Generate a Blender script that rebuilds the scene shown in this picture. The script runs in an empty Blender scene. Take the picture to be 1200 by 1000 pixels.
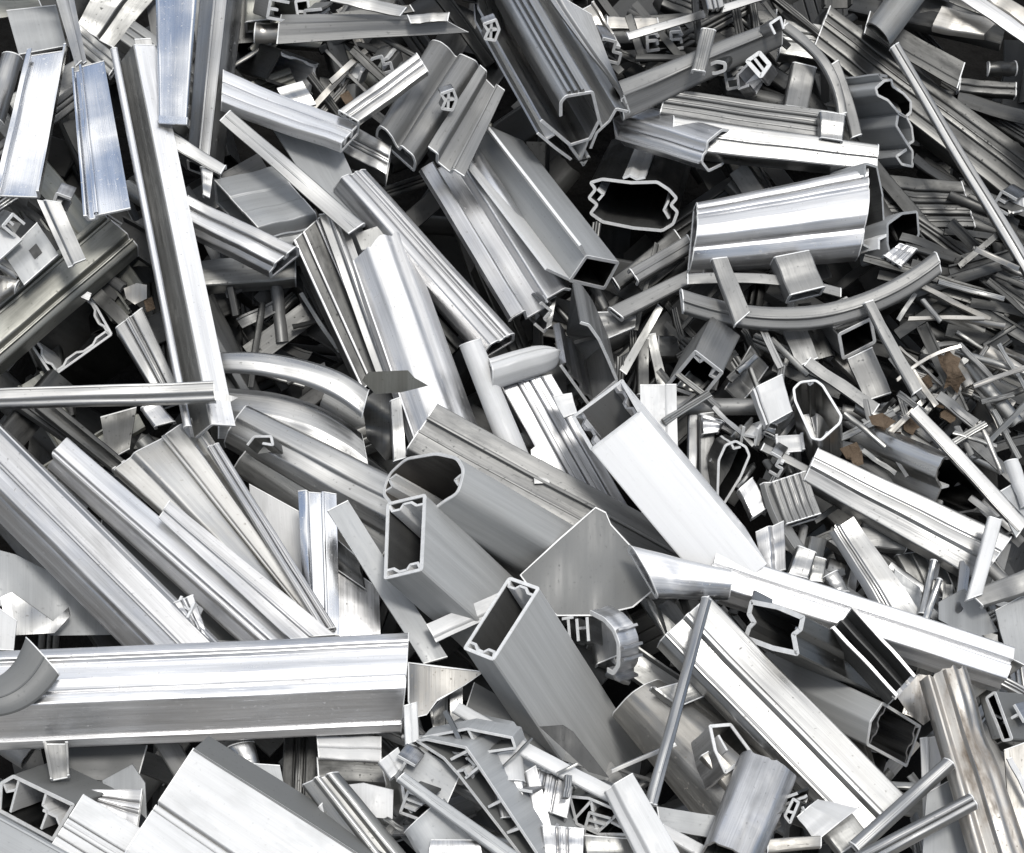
import bpy, bmesh, math, random
from mathutils import Vector, Matrix, noise

# ---------------------------------------------------------------- camera, sky, sun, exposure
scn = bpy.context.scene
COL = scn.collection
PITCH = math.radians(32)
FPX = 2400.0                       # focal length in units of 1/1200 of the picture width
C = Vector((0, -2.2, 2.05))
FW = Vector((0, math.cos(PITCH), -math.sin(PITCH)))
RT = Vector((1, 0, 0))
UP = Vector((0, math.sin(PITCH), math.cos(PITCH)))
cam = bpy.data.cameras.new('camera'); cam.lens = 36 * FPX / 1200; cam.sensor_width = 36
cam.clip_end = 500; cam.clip_start = 0.05
camo = bpy.data.objects.new('camera', cam); COL.objects.link(camo)
camo.location = C; camo.rotation_euler = (math.pi / 2 - PITCH, 0, 0)
scn.camera = camo

SUN_EL, SUN_AZ = math.radians(58), math.radians(160)     # azimuth from +Y towards +X
w = bpy.data.worlds.new('World'); scn.world = w; w.use_nodes = True
nt = w.node_tree; nt.nodes.clear()
def N(t, **k):
    n = nt.nodes.new(t)
    for a, b in k.items(): setattr(n, a, b)
    return n
L = lambda a, b: nt.links.new(a, b)
out = N('ShaderNodeOutputWorld'); bg = N('ShaderNodeBackground'); bg.inputs['Strength'].default_value = 0.10
L(bg.outputs[0], out.inputs[0])
sky = N('ShaderNodeTexSky', sky_type='NISHITA'); sky.sun_disc = False
sky.sun_elevation = SUN_EL; sky.sun_rotation = SUN_AZ
tc = N('ShaderNodeTexCoord')
mp = N('ShaderNodeMapping'); mp.inputs['Scale'].default_value = (1.6, 1.6, 3.2); mp.inputs['Location'].default_value = (0.4, 1.3, 0.2)
L(tc.outputs['Generated'], mp.inputs[0])
nz = N('ShaderNodeTexNoise'); nz.inputs['Scale'].default_value = 1.5; nz.inputs['Detail'].default_value = 7; nz.inputs['Roughness'].default_value = .55
L(mp.outputs[0], nz.inputs['Vector'])
cr = N('ShaderNodeMapRange'); cr.inputs[1].default_value = .38; cr.inputs[2].default_value = .55; L(nz.outputs['Fac'], cr.inputs[0])
sp = N('ShaderNodeSeparateXYZ'); L(tc.outputs['Generated'], sp.inputs[0])
el = N('ShaderNodeMapRange'); el.interpolation_type = 'SMOOTHSTEP'; el.inputs[1].default_value = 0.15; el.inputs[2].default_value = 1.0
el.inputs[3].default_value = 1.8; el.inputs[4].default_value = 14.5; L(sp.outputs['Z'], el.inputs[0])   # overcast: zenith brighter than horizon
cn = N('ShaderNodeMapRange'); cn.inputs[1].default_value = .35; cn.inputs[2].default_value = .65; cn.inputs[3].default_value = .45; cn.inputs[4].default_value = 1.35
L(nz.outputs['Fac'], cn.inputs[0])
mu = N('ShaderNodeMath', operation='MULTIPLY'); L(el.outputs[0], mu.inputs[0]); L(cn.outputs[0], mu.inputs[1])
cc = N('ShaderNodeCombineColor')
for i, f in enumerate((1.0, .995, .985)):
    m = N('ShaderNodeMath', operation='MULTIPLY'); m.inputs[1].default_value = f; L(mu.outputs[0], m.inputs[0]); L(m.outputs[0], cc.inputs[i])
mx = N('ShaderNodeMix', data_type='RGBA'); L(cr.outputs[0], mx.inputs[0]); 
hz = N('ShaderNodeMix', data_type='RGBA'); hz.inputs[0].default_value = .45; hz.inputs[7].default_value = (5.2, 6.6, 9.2, 1)   # thin veil over the blue
L(sky.outputs[0], hz.inputs[6]); L(hz.outputs[2], mx.inputs[6]); L(cc.outputs[0], mx.inputs[7])
L(mx.outputs[2], bg.inputs[0])

sd = bpy.data.lights.new('sun', 'SUN'); sd.energy = 1.5; sd.angle = math.radians(12); sd.color = (1, .97, .92)
so = bpy.data.objects.new('sun', sd); COL.objects.link(so)
sdir = Vector((math.sin(SUN_AZ) * math.cos(SUN_EL), math.cos(SUN_AZ) * math.cos(SUN_EL), math.sin(SUN_EL)))
so.rotation_euler = sdir.to_track_quat('Z', 'Y').to_euler()
scn.view_settings.view_transform = 'Standard'; scn.view_settings.look = 'None'
scn.view_settings.gamma = 1; scn.view_settings.use_curve_mapping = False
scn.view_settings.exposure = 0.2
scn.render.engine = 'CYCLES'
scn.cycles.max_bounces = 8; scn.cycles.diffuse_bounces = 3; scn.cycles.glossy_bounces = 6
scn.cycles.caustics_reflective = False

# ---------------------------------------------------------------- materials
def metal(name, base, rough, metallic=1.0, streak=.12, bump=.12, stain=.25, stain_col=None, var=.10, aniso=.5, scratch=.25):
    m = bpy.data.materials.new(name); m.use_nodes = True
    t = m.node_tree; t.nodes.clear()
    def n(k, **kw):
        x = t.nodes.new(k)
        for a, b in kw.items(): setattr(x, a, b)
        return x
    l = lambda a, b: t.links.new(a, b)
    o = n('ShaderNodeOutputMaterial'); p = n('ShaderNodeBsdfPrincipled'); l(p.outputs[0], o.inputs[0])
    uv = n('ShaderNodeUVMap'); uv.uv_map = 'UVMap'
    oi = n('ShaderNodeObjectInfo'); tco = n('ShaderNodeTexCoord')
    off = n('ShaderNodeVectorMath', operation='ADD'); l(uv.outputs[0], off.inputs[0])
    rv = n('ShaderNodeCombineXYZ'); ml = n('ShaderNodeMath', operation='MULTIPLY'); ml.inputs[1].default_value = 37; l(oi.outputs['Random'], ml.inputs[0])
    l(ml.outputs[0], rv.inputs[0]); l(ml.outputs[0], rv.inputs[1]); l(rv.outputs[0], off.inputs[1])
    # extrusion / brushing streaks along the length
    ms = n('ShaderNodeMapping'); ms.inputs['Scale'].default_value = (60, 1.1, 1); l(off.outputs[0], ms.inputs[0])
    ns = n('ShaderNodeTexNoise'); ns.inputs['Scale'].default_value = 1; ns.inputs['Detail'].default_value = 4; l(ms.outputs[0], ns.inputs['Vector'])
    # wider bands
    mw = n('ShaderNodeMapping'); mw.inputs['Scale'].default_value = (9, .35, 1); l(off.outputs[0], mw.inputs[0])
    nw = n('ShaderNodeTexNoise'); nw.inputs['Scale'].default_value = 1; nw.inputs['Detail'].default_value = 2; l(mw.outputs[0], nw.inputs['Vector'])
    # blotches of dirt and oxide
    nb = n('ShaderNodeTexNoise'); nb.inputs['Scale'].default_value = 3.2; nb.inputs['Detail'].default_value = 7; nb.inputs['Roughness'].default_value = .65
    mb = n('ShaderNodeMapping'); mb.inputs['Scale'].default_value = (1, .35, 1); l(off.outputs[0], mb.inputs[0]); l(mb.outputs[0], nb.inputs['Vector'])
    bs = n('ShaderNodeMapRange'); bs.inputs[1].default_value = .48; bs.inputs[2].default_value = .72; bs.inputs[3].default_value = 0; bs.inputs[4].default_value = stain
    l(nb.outputs['Fac'], bs.inputs[0])
    # scratches at odd angles
    mc = n('ShaderNodeMapping'); mc.inputs['Scale'].default_value = (40, 2.0, 1); mc.inputs['Rotation'].default_value = (0, 0, .9); l(off.outputs[0], mc.inputs[0])
    nc = n('ShaderNodeTexNoise'); nc.inputs['Scale'].default_value = 1; nc.inputs['Detail'].default_value = 2; l(mc.outputs[0], nc.inputs['Vector'])
    sc = n('ShaderNodeMapRange'); sc.inputs[1].default_value = .68; sc.inputs[2].default_value = .72; sc.inputs[4].default_value = scratch; l(nc.outputs['Fac'], sc.inputs[0])
    # colour
    va = n('ShaderNodeMapRange'); va.inputs[3].default_value = 1 - var; va.inputs[4].default_value = 1 + var * .5; l(oi.outputs['Random'], va.inputs[0])
    st = n('ShaderNodeMapRange'); st.inputs[1].default_value = .3; st.inputs[2].default_value = .7; st.inputs[3].default_value = 1 - streak; st.inputs[4].default_value = 1.0 + streak * .3
    l(ns.outputs['Fac'], st.inputs[0])
    pm = n('ShaderNodeMath', operation='MULTIPLY'); l(va.outputs[0], pm.inputs[0]); l(st.outputs[0], pm.inputs[1])
    cm = n('ShaderNodeVectorMath', operation='SCALE'); cm.inputs[0].default_value = base; l(pm.outputs[0], cm.inputs['Scale'])
    nk = n('ShaderNodeTexNoise'); nk.inputs['Scale'].default_value = 22; nk.inputs['Detail'].default_value = 3; l(off.outputs[0], nk.inputs['Vector'])
    kr = n('ShaderNodeMapRange'); kr.inputs[1].default_value = .63; kr.inputs[2].default_value = .72; kr.inputs[4].default_value = .38; l(nk.outputs['Fac'], kr.inputs[0])
    bmx = n('ShaderNodeMath', operation='MAXIMUM'); l(bs.outputs[0], bmx.inputs[0]); l(kr.outputs[0], bmx.inputs[1]); bs0 = bs; bs = bmx
    bd = n('ShaderNodeMapRange'); bd.inputs[1].default_value = .35; bd.inputs[2].default_value = .68; bd.inputs[3].default_value = 1 - streak * 1.3; bd.inputs[4].default_value = 1.03; l(nw.outputs['Fac'], bd.inputs[0])
    pm2 = n('ShaderNodeMath', operation='MULTIPLY'); l(pm.outputs[0], pm2.inputs[0]); l(bd.outputs[0], pm2.inputs[1]); l(pm2.outputs[0], cm.inputs['Scale'])
    mi = n('ShaderNodeMix', data_type='RGBA'); l(bs.outputs[0], mi.inputs[0]); l(cm.outputs[0], mi.inputs[6])
    sc_ = stain_col or tuple(c * .55 * f for c, f in zip(base, (1, .97, .9)))
    mi.inputs[7].default_value = (*sc_, 1); l(mi.outputs[2], p.inputs['Base Color'])
    p.inputs['Metallic'].default_value = metallic
    r1 = n('ShaderNodeMapRange'); r1.inputs[1].default_value = .3; r1.inputs[2].default_value = .7; r1.inputs[3].default_value = rough * .75; r1.inputs[4].default_value = rough * 1.25
    l(nw.outputs['Fac'], r1.inputs[0])
    ra = n('ShaderNodeMath', operation='ADD'); l(r1.outputs[0], ra.inputs[0]); l(bs.outputs[0], ra.inputs[1])
    rb = n('ShaderNodeMath', operation='ADD'); l(ra.outputs[0], rb.inputs[0])
    s2 = n('ShaderNodeMath', operation='MULTIPLY'); s2.inputs[1].default_value = .6; l(sc.outputs[0], s2.inputs[0]); l(s2.outputs[0], rb.inputs[1])
    l(rb.outputs[0], p.inputs['Roughness'])
    if metallic > .5 and aniso:
        tg = n('ShaderNodeTangent', direction_type='UV_MAP'); tg.uv_map = 'UVMap'; l(tg.outputs[0], p.inputs['Tangent'])
        p.inputs['Anisotropic'].default_value = aniso
    # relief: streaks + soft waviness + scratches
    h1 = n('ShaderNodeMath', operation='MULTIPLY'); h1.inputs[1].default_value = .25; l(ns.outputs['Fac'], h1.inputs[0])
    h2 = n('ShaderNodeMath', operation='ADD'); hb = n('ShaderNodeMath', operation='MULTIPLY'); hb.inputs[1].default_value = .22; l(nb.outputs['Fac'], hb.inputs[0]); l(h1.outputs[0], h2.inputs[0]); l(hb.outputs[0], h2.inputs[1])
    h3 = n('ShaderNodeMath', operation='SUBTRACT'); l(h2.outputs[0], h3.inputs[0]); l(sc.outputs[0], h3.inputs[1])
    b = n('ShaderNodeBump'); b.inputs['Strength'].default_value = bump; b.inputs['Distance'].default_value = .004
    l(h3.outputs[0], b.inputs['Height']); l(b.outputs[0], p.inputs['Normal'])
    return m
MT = dict(
    br=metal('mill_aluminium', (.62, .62, .625), .35, streak=.20, stain=.28, scratch=.4),
    bb=metal('bright_aluminium', (.80, .80, .805), .35, streak=.14, stain=.20, bump=.10, scratch=.35),
    cr=metal('crumpled_aluminium', (.78, .78, .775), .42, .9, streak=.10, stain=.25, bump=.2),
    mi=metal('polished_aluminium', (.80, .81, .83), .16, streak=.10, stain=.14, bump=.07),
    du=metal('dull_aluminium', (.36, .36, .35), .40, stain=.3),
    dk=metal('weathered_aluminium_and_shade', (.12, .12, .117), .42, stain=.3),  # also colours tube insides and gap pieces dark in place of shade
    an=metal('anodised_aluminium', (.45, .45, .445), .34, stain=.15, streak=.16),
    sa=metal('satin_aluminium', (.27, .27, .265), .46, .6, stain=.18, streak=.14, stain_col=(.22, .22, .21)),
    wp=metal('white_paint', (.69, .69, .685), .38, 0.0, streak=.07, bump=.06, stain=.45, stain_col=(.44, .44, .42), aniso=0),
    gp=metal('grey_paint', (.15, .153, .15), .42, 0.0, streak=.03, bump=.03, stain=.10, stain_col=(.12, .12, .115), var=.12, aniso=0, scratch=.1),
    lg=metal('light_grey_paint', (.38, .39, .395), .42, 0.15, streak=.08, bump=.04, stain=.15, stain_col=(.27, .27, .26), aniso=0),
    ww=metal('fresh_white_paint', (.90, .90, .895), .3, 0.0, streak=.03, bump=.03, stain=.10, stain_col=(.7, .7, .68), aniso=0),
    tg=metal('tube_grey_paint', (.43, .435, .43), .42, 0.0, streak=.10, bump=.06, stain=.30, stain_col=(.36, .36, .35), var=.08, aniso=0, scratch=.1),
    bwd=metal('dark_brown_mouth_shade', (.085, .078, .07), .5, 0.0, streak=.05, bump=.05, stain=.2, stain_col=(.06, .05, .045), aniso=0),  # inside of the half-round tube, shade of its mouth put into the colour
    cut=metal('fresh_cut_aluminium', (.85, .85, .84), .55, .25, streak=.05, stain=.1, bump=.05, aniso=0),
    dg=metal('dark_grey_paint_and_shade', (.06, .06, .058), .5, 0.0, streak=.06, bump=.06, stain=.35, stain_col=(.04, .04, .037), aniso=0),  # also the shade of tube mouths and deep gaps, put in as colour
    tn=metal('tan_aluminium', (.42, .408, .385), .38, stain=.25, stain_col=(.32, .28, .22)),
    gd=metal('warm_aluminium', (.60, .592, .57), .34, stain=.28, stain_col=(.46, .43, .38)),
    ol=metal('olive_aluminium', (.34, .34, .31), .42, .8, stain=.25, stain_col=(.22, .215, .175)),
    bw=metal('brown_stained_aluminium', (.45, .435, .41), .36, stain=.65, stain_col=(.27, .20, .135)),
)
def soil(name, c0, c1, scale):
    m = bpy.data.materials.new(name); m.use_nodes = True; t = m.node_tree; p = t.nodes['Principled BSDF']
    tco = t.nodes.new('ShaderNodeTexCoord'); n1 = t.nodes.new('ShaderNodeTexNoise'); n1.inputs['Scale'].default_value = scale; n1.inputs['Detail'].default_value = 9
    t.links.new(tco.outputs['Object'], n1.inputs['Vector'])
    mx = t.nodes.new('ShaderNodeMix'); mx.data_type = 'RGBA'; mx.inputs[6].default_value = (*c0, 1); mx.inputs[7].default_value = (*c1, 1)
    t.links.new(n1.outputs['Fac'], mx.inputs[0]); t.links.new(mx.outputs[2], p.inputs['Base Color'])
    p.inputs['Roughness'].default_value = .95; p.inputs['Specular IOR Level'].default_value = .08
    b = t.nodes.new('ShaderNodeBump'); b.inputs['Strength'].default_value = .8; b.inputs['Distance'].default_value = .02
    t.links.new(n1.outputs['Fac'], b.inputs['Height']); t.links.new(b.outputs[0], p.inputs['Normal'])
    return m
MT['soil'] = soil('dark_soil', (.006, .006, .006), (.018, .017, .016), 30)
MT['yard'] = soil('concrete_yard', (.22, .21, .20), (.32, .31, .29), 4)
MT['leaf'] = soil('dead_leaf', (.07, .048, .032), (.19, .145, .105), 60)

# ---------------------------------------------------------------- geometry helpers
MM = 0.001
def zb(u, v): return 2.4 + MM * (.08 * (u - 600) + .35 * (500 - v))
def ray(u, v): return FW + RT * ((u - 600) / FPX) - UP * ((v - 500) / FPX)
def at(u, v, h=0): return C + ray(u, v) * (zb(u, v) - h * MM)
def atz(u, v, z): return C + ray(u, v) * z

def fillet(pts, r, closed):
    n = len(pts); o = []
    for i, p in enumerate(pts):
        if (not closed and i in (0, n - 1)) or r <= 0: o.append(p); continue
        a, b = pts[i - 1], pts[(i + 1) % n]
        ax, ay, bx, by = a[0] - p[0], a[1] - p[1], b[0] - p[0], b[1] - p[1]
        la, lb = math.hypot(ax, ay), math.hypot(bx, by)
        if la < 1e-6 or lb < 1e-6: continue
        cs = (ax * bx + ay * by) / (la * lb)
        if cs < -.985: o.append(p); continue
        k = min(r, .45 * la, .45 * lb)
        p0 = (p[0] + ax / la * k, p[1] + ay / la * k); p1 = (p[0] + bx / lb * k, p[1] + by / lb * k)
        for s in (0, .33, .67, 1):
            q = [(1 - s) ** 2 * p0[j] + 2 * s * (1 - s) * p[j] + s * s * p1[j] for j in (0, 1)]
            o.append(tuple(q))
    return o

def thick(pts, closed, th):
    """two offset chains of a wall th thick along the polyline"""
    n = len(pts); A, B = [], []
    for i in range(n):
        p = pts[i]
        if closed: a, b = pts[i - 1], pts[(i + 1) % n]
        else: a, b = pts[max(i - 1, 0)], pts[min(i + 1, n - 1)]
        def nrm(s, e):
            dx, dy = e[0] - s[0], e[1] - s[1]; l = math.hypot(dx, dy)
            return None if l < 1e-9 else (-dy / l, dx / l)
        n1, n2 = nrm(a, p), nrm(p, b); n1 = n1 or n2; n2 = n2 or n1
        mx, my = n1[0] + n2[0], n1[1] + n2[1]; l2 = mx * mx + my * my
        if l2 < .35: mx, my, l2 = n1[0], n1[1], 2.0 / 1.0; k = 1.0
        else: k = 2.0 / l2
        A.append((p[0] + mx * k * th / 2, p[1] + my * k * th / 2)); B.append((p[0] - mx * k * th / 2, p[1] - my * k * th / 2))
    return A, B

class Dent:
    def __init__(s, rnd, wave, dent, nd=3):
        s.w = wave; s.p = [rnd.uniform(0, 6.28) for _ in range(4)]
        s.f = [rnd.uniform(.6, 1.4), rnd.uniform(1.5, 3)]
        s.d = [(rnd.uniform(0, 1), rnd.uniform(.05, .95), rnd.uniform(.12, .35), rnd.uniform(.04, .16), rnd.uniform(-1, .35) * dent) for _ in range(nd)] if dent else []
    def __call__(s, x, t):
        v = s.w * (math.sin(6.28 * s.f[0] * t + s.p[0]) + .5 * math.sin(6.28 * s.f[1] * t + s.p[1] + 2 * x))
        for (cx, ct, rx, rt, a) in s.d: v += a * math.exp(-((x - cx) / rx) ** 2 - ((t - ct) / rt) ** 2)
        return v

def build(name, polys, pos, lenpx, mat, parent=None, nseg=8, jit=0.0, torn=0.0, rnd=None, inner=None):
    """polys: (pts, closed, thickness, fillet) in section space; pos(x, y, t) -> world. One mesh object."""
    bm = bmesh.new(); uvl = bm.loops.layers.uv.new('UVMap')
    for k, (pts, closed, th, fr) in enumerate(polys):
        if closed and sum(pts[i - 1][0] * pts[i][1] - pts[i][0] * pts[i - 1][1] for i in range(len(pts))) > 0: pts = pts[::-1]
        pp = fillet(pts, fr, closed); A, B = thick(pp, closed, th)
        n = len(pp); arc = [0]
        for i in range(1, n + 1):
            a, b = pp[i - 1], pp[i % n]; arc.append(arc[-1] + math.hypot(a[0] - b[0], a[1] - b[1]))
        t0 = k * jit; t1 = 1 - k * jit * .7
        rows = []
        for s in range(nseg + 1):
            t = t0 + (t1 - t0) * s / nseg; ra, rb = [], []
            for i in range(n):
                tt = t
                if torn and s in (0, nseg): tt += (1 if s else -1) * torn * noise.noise(Vector((pp[i][0] * .13, pp[i][1] * .13, 7.3 * s + (rnd.random() * 0 if rnd else 0)))) / max(lenpx, 1)
                ra.append(bm.verts.new(pos(A[i][0], A[i][1], tt))); rb.append(bm.verts.new(pos(B[i][0], B[i][1], tt)))
            rows.append((ra, rb, t))
        m = n if closed else n - 1
        def face(vs, us, mi=0):
            try: f = bm.faces.new(vs)
            except ValueError: return
            f.smooth = True; f.material_index = mi
            for lp, u in zip(f.loops, us): lp[uvl].uv = u
        sc = .01
        for s in range(nseg):
            (a0, b0, ta), (a1, b1, tb) = rows[s], rows[s + 1]
            va, vb = ta * lenpx * sc, tb * lenpx * sc
            for i in range(m):
                j = (i + 1) % n; u0, u1 = arc[i] * sc, arc[i + 1] * sc
                face((a0[i], a0[j], a1[j], a1[i]), ((u0, va), (u1, va), (u1, vb), (u0, vb)))
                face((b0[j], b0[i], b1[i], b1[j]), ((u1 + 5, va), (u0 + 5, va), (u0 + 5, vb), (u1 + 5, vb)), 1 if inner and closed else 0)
            if not closed:
                for i, sgn in ((0, 1), (n - 1, -1)):
                    q = (a0[i], a1[i], b1[i], b0[i]) if sgn > 0 else (b0[i], b1[i], a1[i], a0[i])
                    face(q, ((0, va), (0, vb), (.03, vb), (.03, va)))
        for (a, b, t), sgn in ((rows[0], 1), (rows[-1], -1)):
            for i in range(m):
                j = (i + 1) % n; u0, u1 = arc[i] * sc, arc[i + 1] * sc
                q = (a[j], a[i], b[i], b[j]) if sgn > 0 else (a[i], a[j], b[j], b[i])
                face(q, ((u1, 0), (u0, 0), (u0, .03), (u1, .03)))
    bmesh.ops.recalc_face_normals(bm, faces=bm.faces[:])
    me = bpy.data.meshes.new(name); bm.to_mesh(me); bm.free()
    me.set_sharp_from_angle(angle=math.radians(32))
    me.materials.append(MT[mat])
    if inner: me.materials.append(MT[inner])  # own colour for inner walls, mostly darker to paint the mouth's shade
    o = bpy.data.objects.new(name, me); COL.objects.link(o)
    if parent: o.parent = parent
    return o

CAT = {}
def tag(o, label, cat, group=None):
    o['label'] = label; o['category'] = cat
    if group: o['group'] = group
    return o

SEED = [0]
def finish(name, cat, label, polys, parts, pos, lenpx, mat, nseg, jit, torn, rnd, group, pmat, edge=0, inner=None):
    """origin at the piece's own near end; parts become children"""
    o0 = pos(0, 0, 0); P = lambda x, y, t: pos(x, y, t) - o0
    o = build(name, polys, P, lenpx, mat, None, nseg, jit, torn, rnd, inner); o.location = o0
    tag(o, label, cat, group)
    if edge:                                        # freshly sawn rim, brighter than the weathered or painted walls
        d = .9 / max(lenpx, 1)
        for e0, e1 in (((-d, d * .5), (1 - d * .5, 1 + d)) if edge == 2 else ((-d, d * .5),)):
            build('cut_edge', [(q[0], q[1], q[2] * 1.28, q[3]) for q in polys], lambda x, y, t, e0=e0, e1=e1: P(x, y, e0 + (e1 - e0) * t), 2, 'cut', o, 1, 0, 0, rnd)
    for pn, pl in (parts or {}).items():
        pn, _, rg = pn.partition('@'); F = P
        if rg:                                           # only over part of the length
            ta, tb = (float(x) for x in rg.split(':')); F = lambda x, y, t, ta=ta, tb=tb: P(x, y, ta + (tb - ta) * t)
        for q in pl:
            build(pn, q if isinstance(q, list) else [q], F, lenpx, 'cut' if pn in ('chamber_wall', 'web', 'fin') and pmat != 'br' else pmat or mat, o, nseg if not rg else 2, jit, 0, rnd)
    return o

def P(name, cat, label, A1, A2, B1, B2=None, h=100, sec=None, mat='br', parts=None, bend=None, dent=1.5, wave=1.0, torn=0, nseg=None, group=None, pmat=None, roll=0, roundB=None, inner=None, edge=2):
    """a length of profile seen from its side: A1-A2 is one cut end, B1-B2 the other; h = height over the heap's base plane"""
    SEED[0] += 1; rnd = random.Random(SEED[0])
    if B2 is None: B2 = (B1[0] + A2[0] - A1[0], B1[1] + A2[1] - A1[1])
    if not isinstance(h, (tuple, list)): h = (h, h)
    hA, hB = h
    a1, a2 = at(*A1, hA - roll / 2), at(*A2, hA + roll / 2); b1, b2 = at(*B1, hB - roll / 2), at(*B2, hB + roll / 2)
    ax = (b1 + b2 - a1 - a2) / 2; X = ((a2 - a1) + (b2 - b1)) / 2
    mid = (a1 + a2 + b1 + b2) / 4
    Y = ax.cross(X).normalized()
    if Y.dot(C - mid) < 0: Y = -Y
    s = (mid - C).dot(FW) / FPX
    W = X.length / s; lenpx = ax.length / s
    D = Dent(rnd, wave, dent)
    bv = Vector((0, 0, 0))
    if bend: bv = (RT * bend[0] - UP * bend[1] - FW * (bend[2] if len(bend) > 2 else 0)) * s
    def pos(x, y, t):
        f = x / W
        if roundB and t > roundB:
            k = math.sqrt(max(.0, 1 - ((t - roundB) / (1.001 - roundB)) ** 2)); f = .5 + (f - .5) * max(k, .08); y -= (1 - k) * W * .3
        l = a1 + (a2 - a1) * f
        r = b1 + (b2 - b1) * f
        p = l + (r - l) * t
        return p + Y * ((y + D(f, t)) * s) + bv * (4 * t * (1 - t))
    polys = (sec or flat())(W)
    pr = {k: f(W) for k, f in (parts or {}).items()}
    if nseg is None: nseg = 14 if (bend or dent > 2 or lenpx > 200) else 8
    return finish(name, cat, label, polys, pr, pos, lenpx, mat, nseg, .4 / max(lenpx, 1), torn, rnd, group, pmat, 0 if torn else edge, inner)

def E(name, cat, label, loops, axis, h=100, tilt=40, mat='du', parts=None, th=3.2, fr=2.5, dent=0, wave=.4, torn=0, nseg=10, group=None, pmat=None, closed=True, ctilt=None, pinch=None, inner='dk'):
    """a length of profile whose cut end faces us: loops = the cut outline, axis = where the far end goes, tilt = its angle into the heap"""
    SEED[0] += 1; rnd = random.Random(SEED[0])
    if isinstance(loops[0][0], (int, float)): loops = [loops]
    O = loops[0][0] if not isinstance(loops[0], tuple) else loops[0][0][0]
    z0 = zb(*O) - h * MM; s = z0 / FPX
    Lp = math.hypot(*axis)
    o0 = atz(*O, z0); far = atz(O[0] + axis[0], O[1] + axis[1], z0 + Lp * s * math.tan(math.radians(tilt)))
    ax = far - o0; n = ax.normalized(); lenpx = ax.length / s
    cn = n
    if ctilt is not None:                                # mitred end: the cut plane leans otherwise than the length
        cn = (atz(O[0] + axis[0], O[1] + axis[1], z0 + Lp * s * math.tan(math.radians(ctilt))) - o0).normalized()
    if pinch is None: pinch = .8 if closed else 2
    n = cn
    ex = RT - n * RT.dot(n); ex.normalize(); ey = n.cross(ex)
    def to2(p):
        d = ray(*p); k = (o0 - C).dot(n) / d.dot(n); q = C + d * k - o0
        return (q.dot(ex) / s, q.dot(ey) / s)
    D = Dent(rnd, wave, dent)
    pc = [to2(p) for p in (loops[0][0] if isinstance(loops[0], tuple) else loops[0])]
    pcx, pcy = sum(p[0] for p in pc) / len(pc), sum(p[1] for p in pc) / len(pc)
    def pos(x, y, t):
        if t > pinch:                                    # unseen far end closed off, added to keep light out of the mouth
            k = 1 - .97 * min(1, (t - pinch) / (1 - pinch)); x, y = pcx + (x - pcx) * k, pcy + (y - pcy) * k
        return o0 + ex * (x * s) + ey * ((y + D(x / 60, t)) * s) + ax * t
    def cv(l):
        cl, t_, f_ = closed, th, fr
        if isinstance(l, tuple) and isinstance(l[0], list): pts = l[0]; cl = l[1] if len(l) > 1 else False; t_ = l[2] if len(l) > 2 else th; f_ = l[3] if len(l) > 3 else fr
        else: pts = l
        return ([to2(p) for p in pts], cl, t_, f_)
    polys = [cv(l) for l in loops]
    pr = {k: [cv((q, False, max(2.6, min(th, 3.3)), .3)) for q in v] for k, v in (parts or {}).items()}
    return finish(name, cat, label, polys, pr, pos, lenpx, mat, nseg, .5 / max(lenpx, 1), torn, rnd, group, pmat, 0 if torn else 1, inner)

def comb(p, q, n=4, d=5, side=1):
    """stepped inner wall along an end edge p-q (the chambers of a cut profile)"""
    ux, uy = (q[0] - p[0]) / n, (q[1] - p[1]) / n; l = math.hypot(ux, uy); nx, ny = -uy / l * d * side, ux / l * d * side
    o = []
    for i in range(n):
        a, b = (.18, .82)
        lift = 1.0 if i % 2 == 0 else .45
        o += [(p[0] + ux * (i + a) + nx * lift, p[1] + uy * (i + a) + ny * lift), (p[0] + ux * (i + b) + nx * lift, p[1] + uy * (i + b) + ny * lift)]
    return [(p[0] + ux * .05, p[1] + uy * .05)] + o + [(q[0] - ux * .05, q[1] - uy * .05)]

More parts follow.
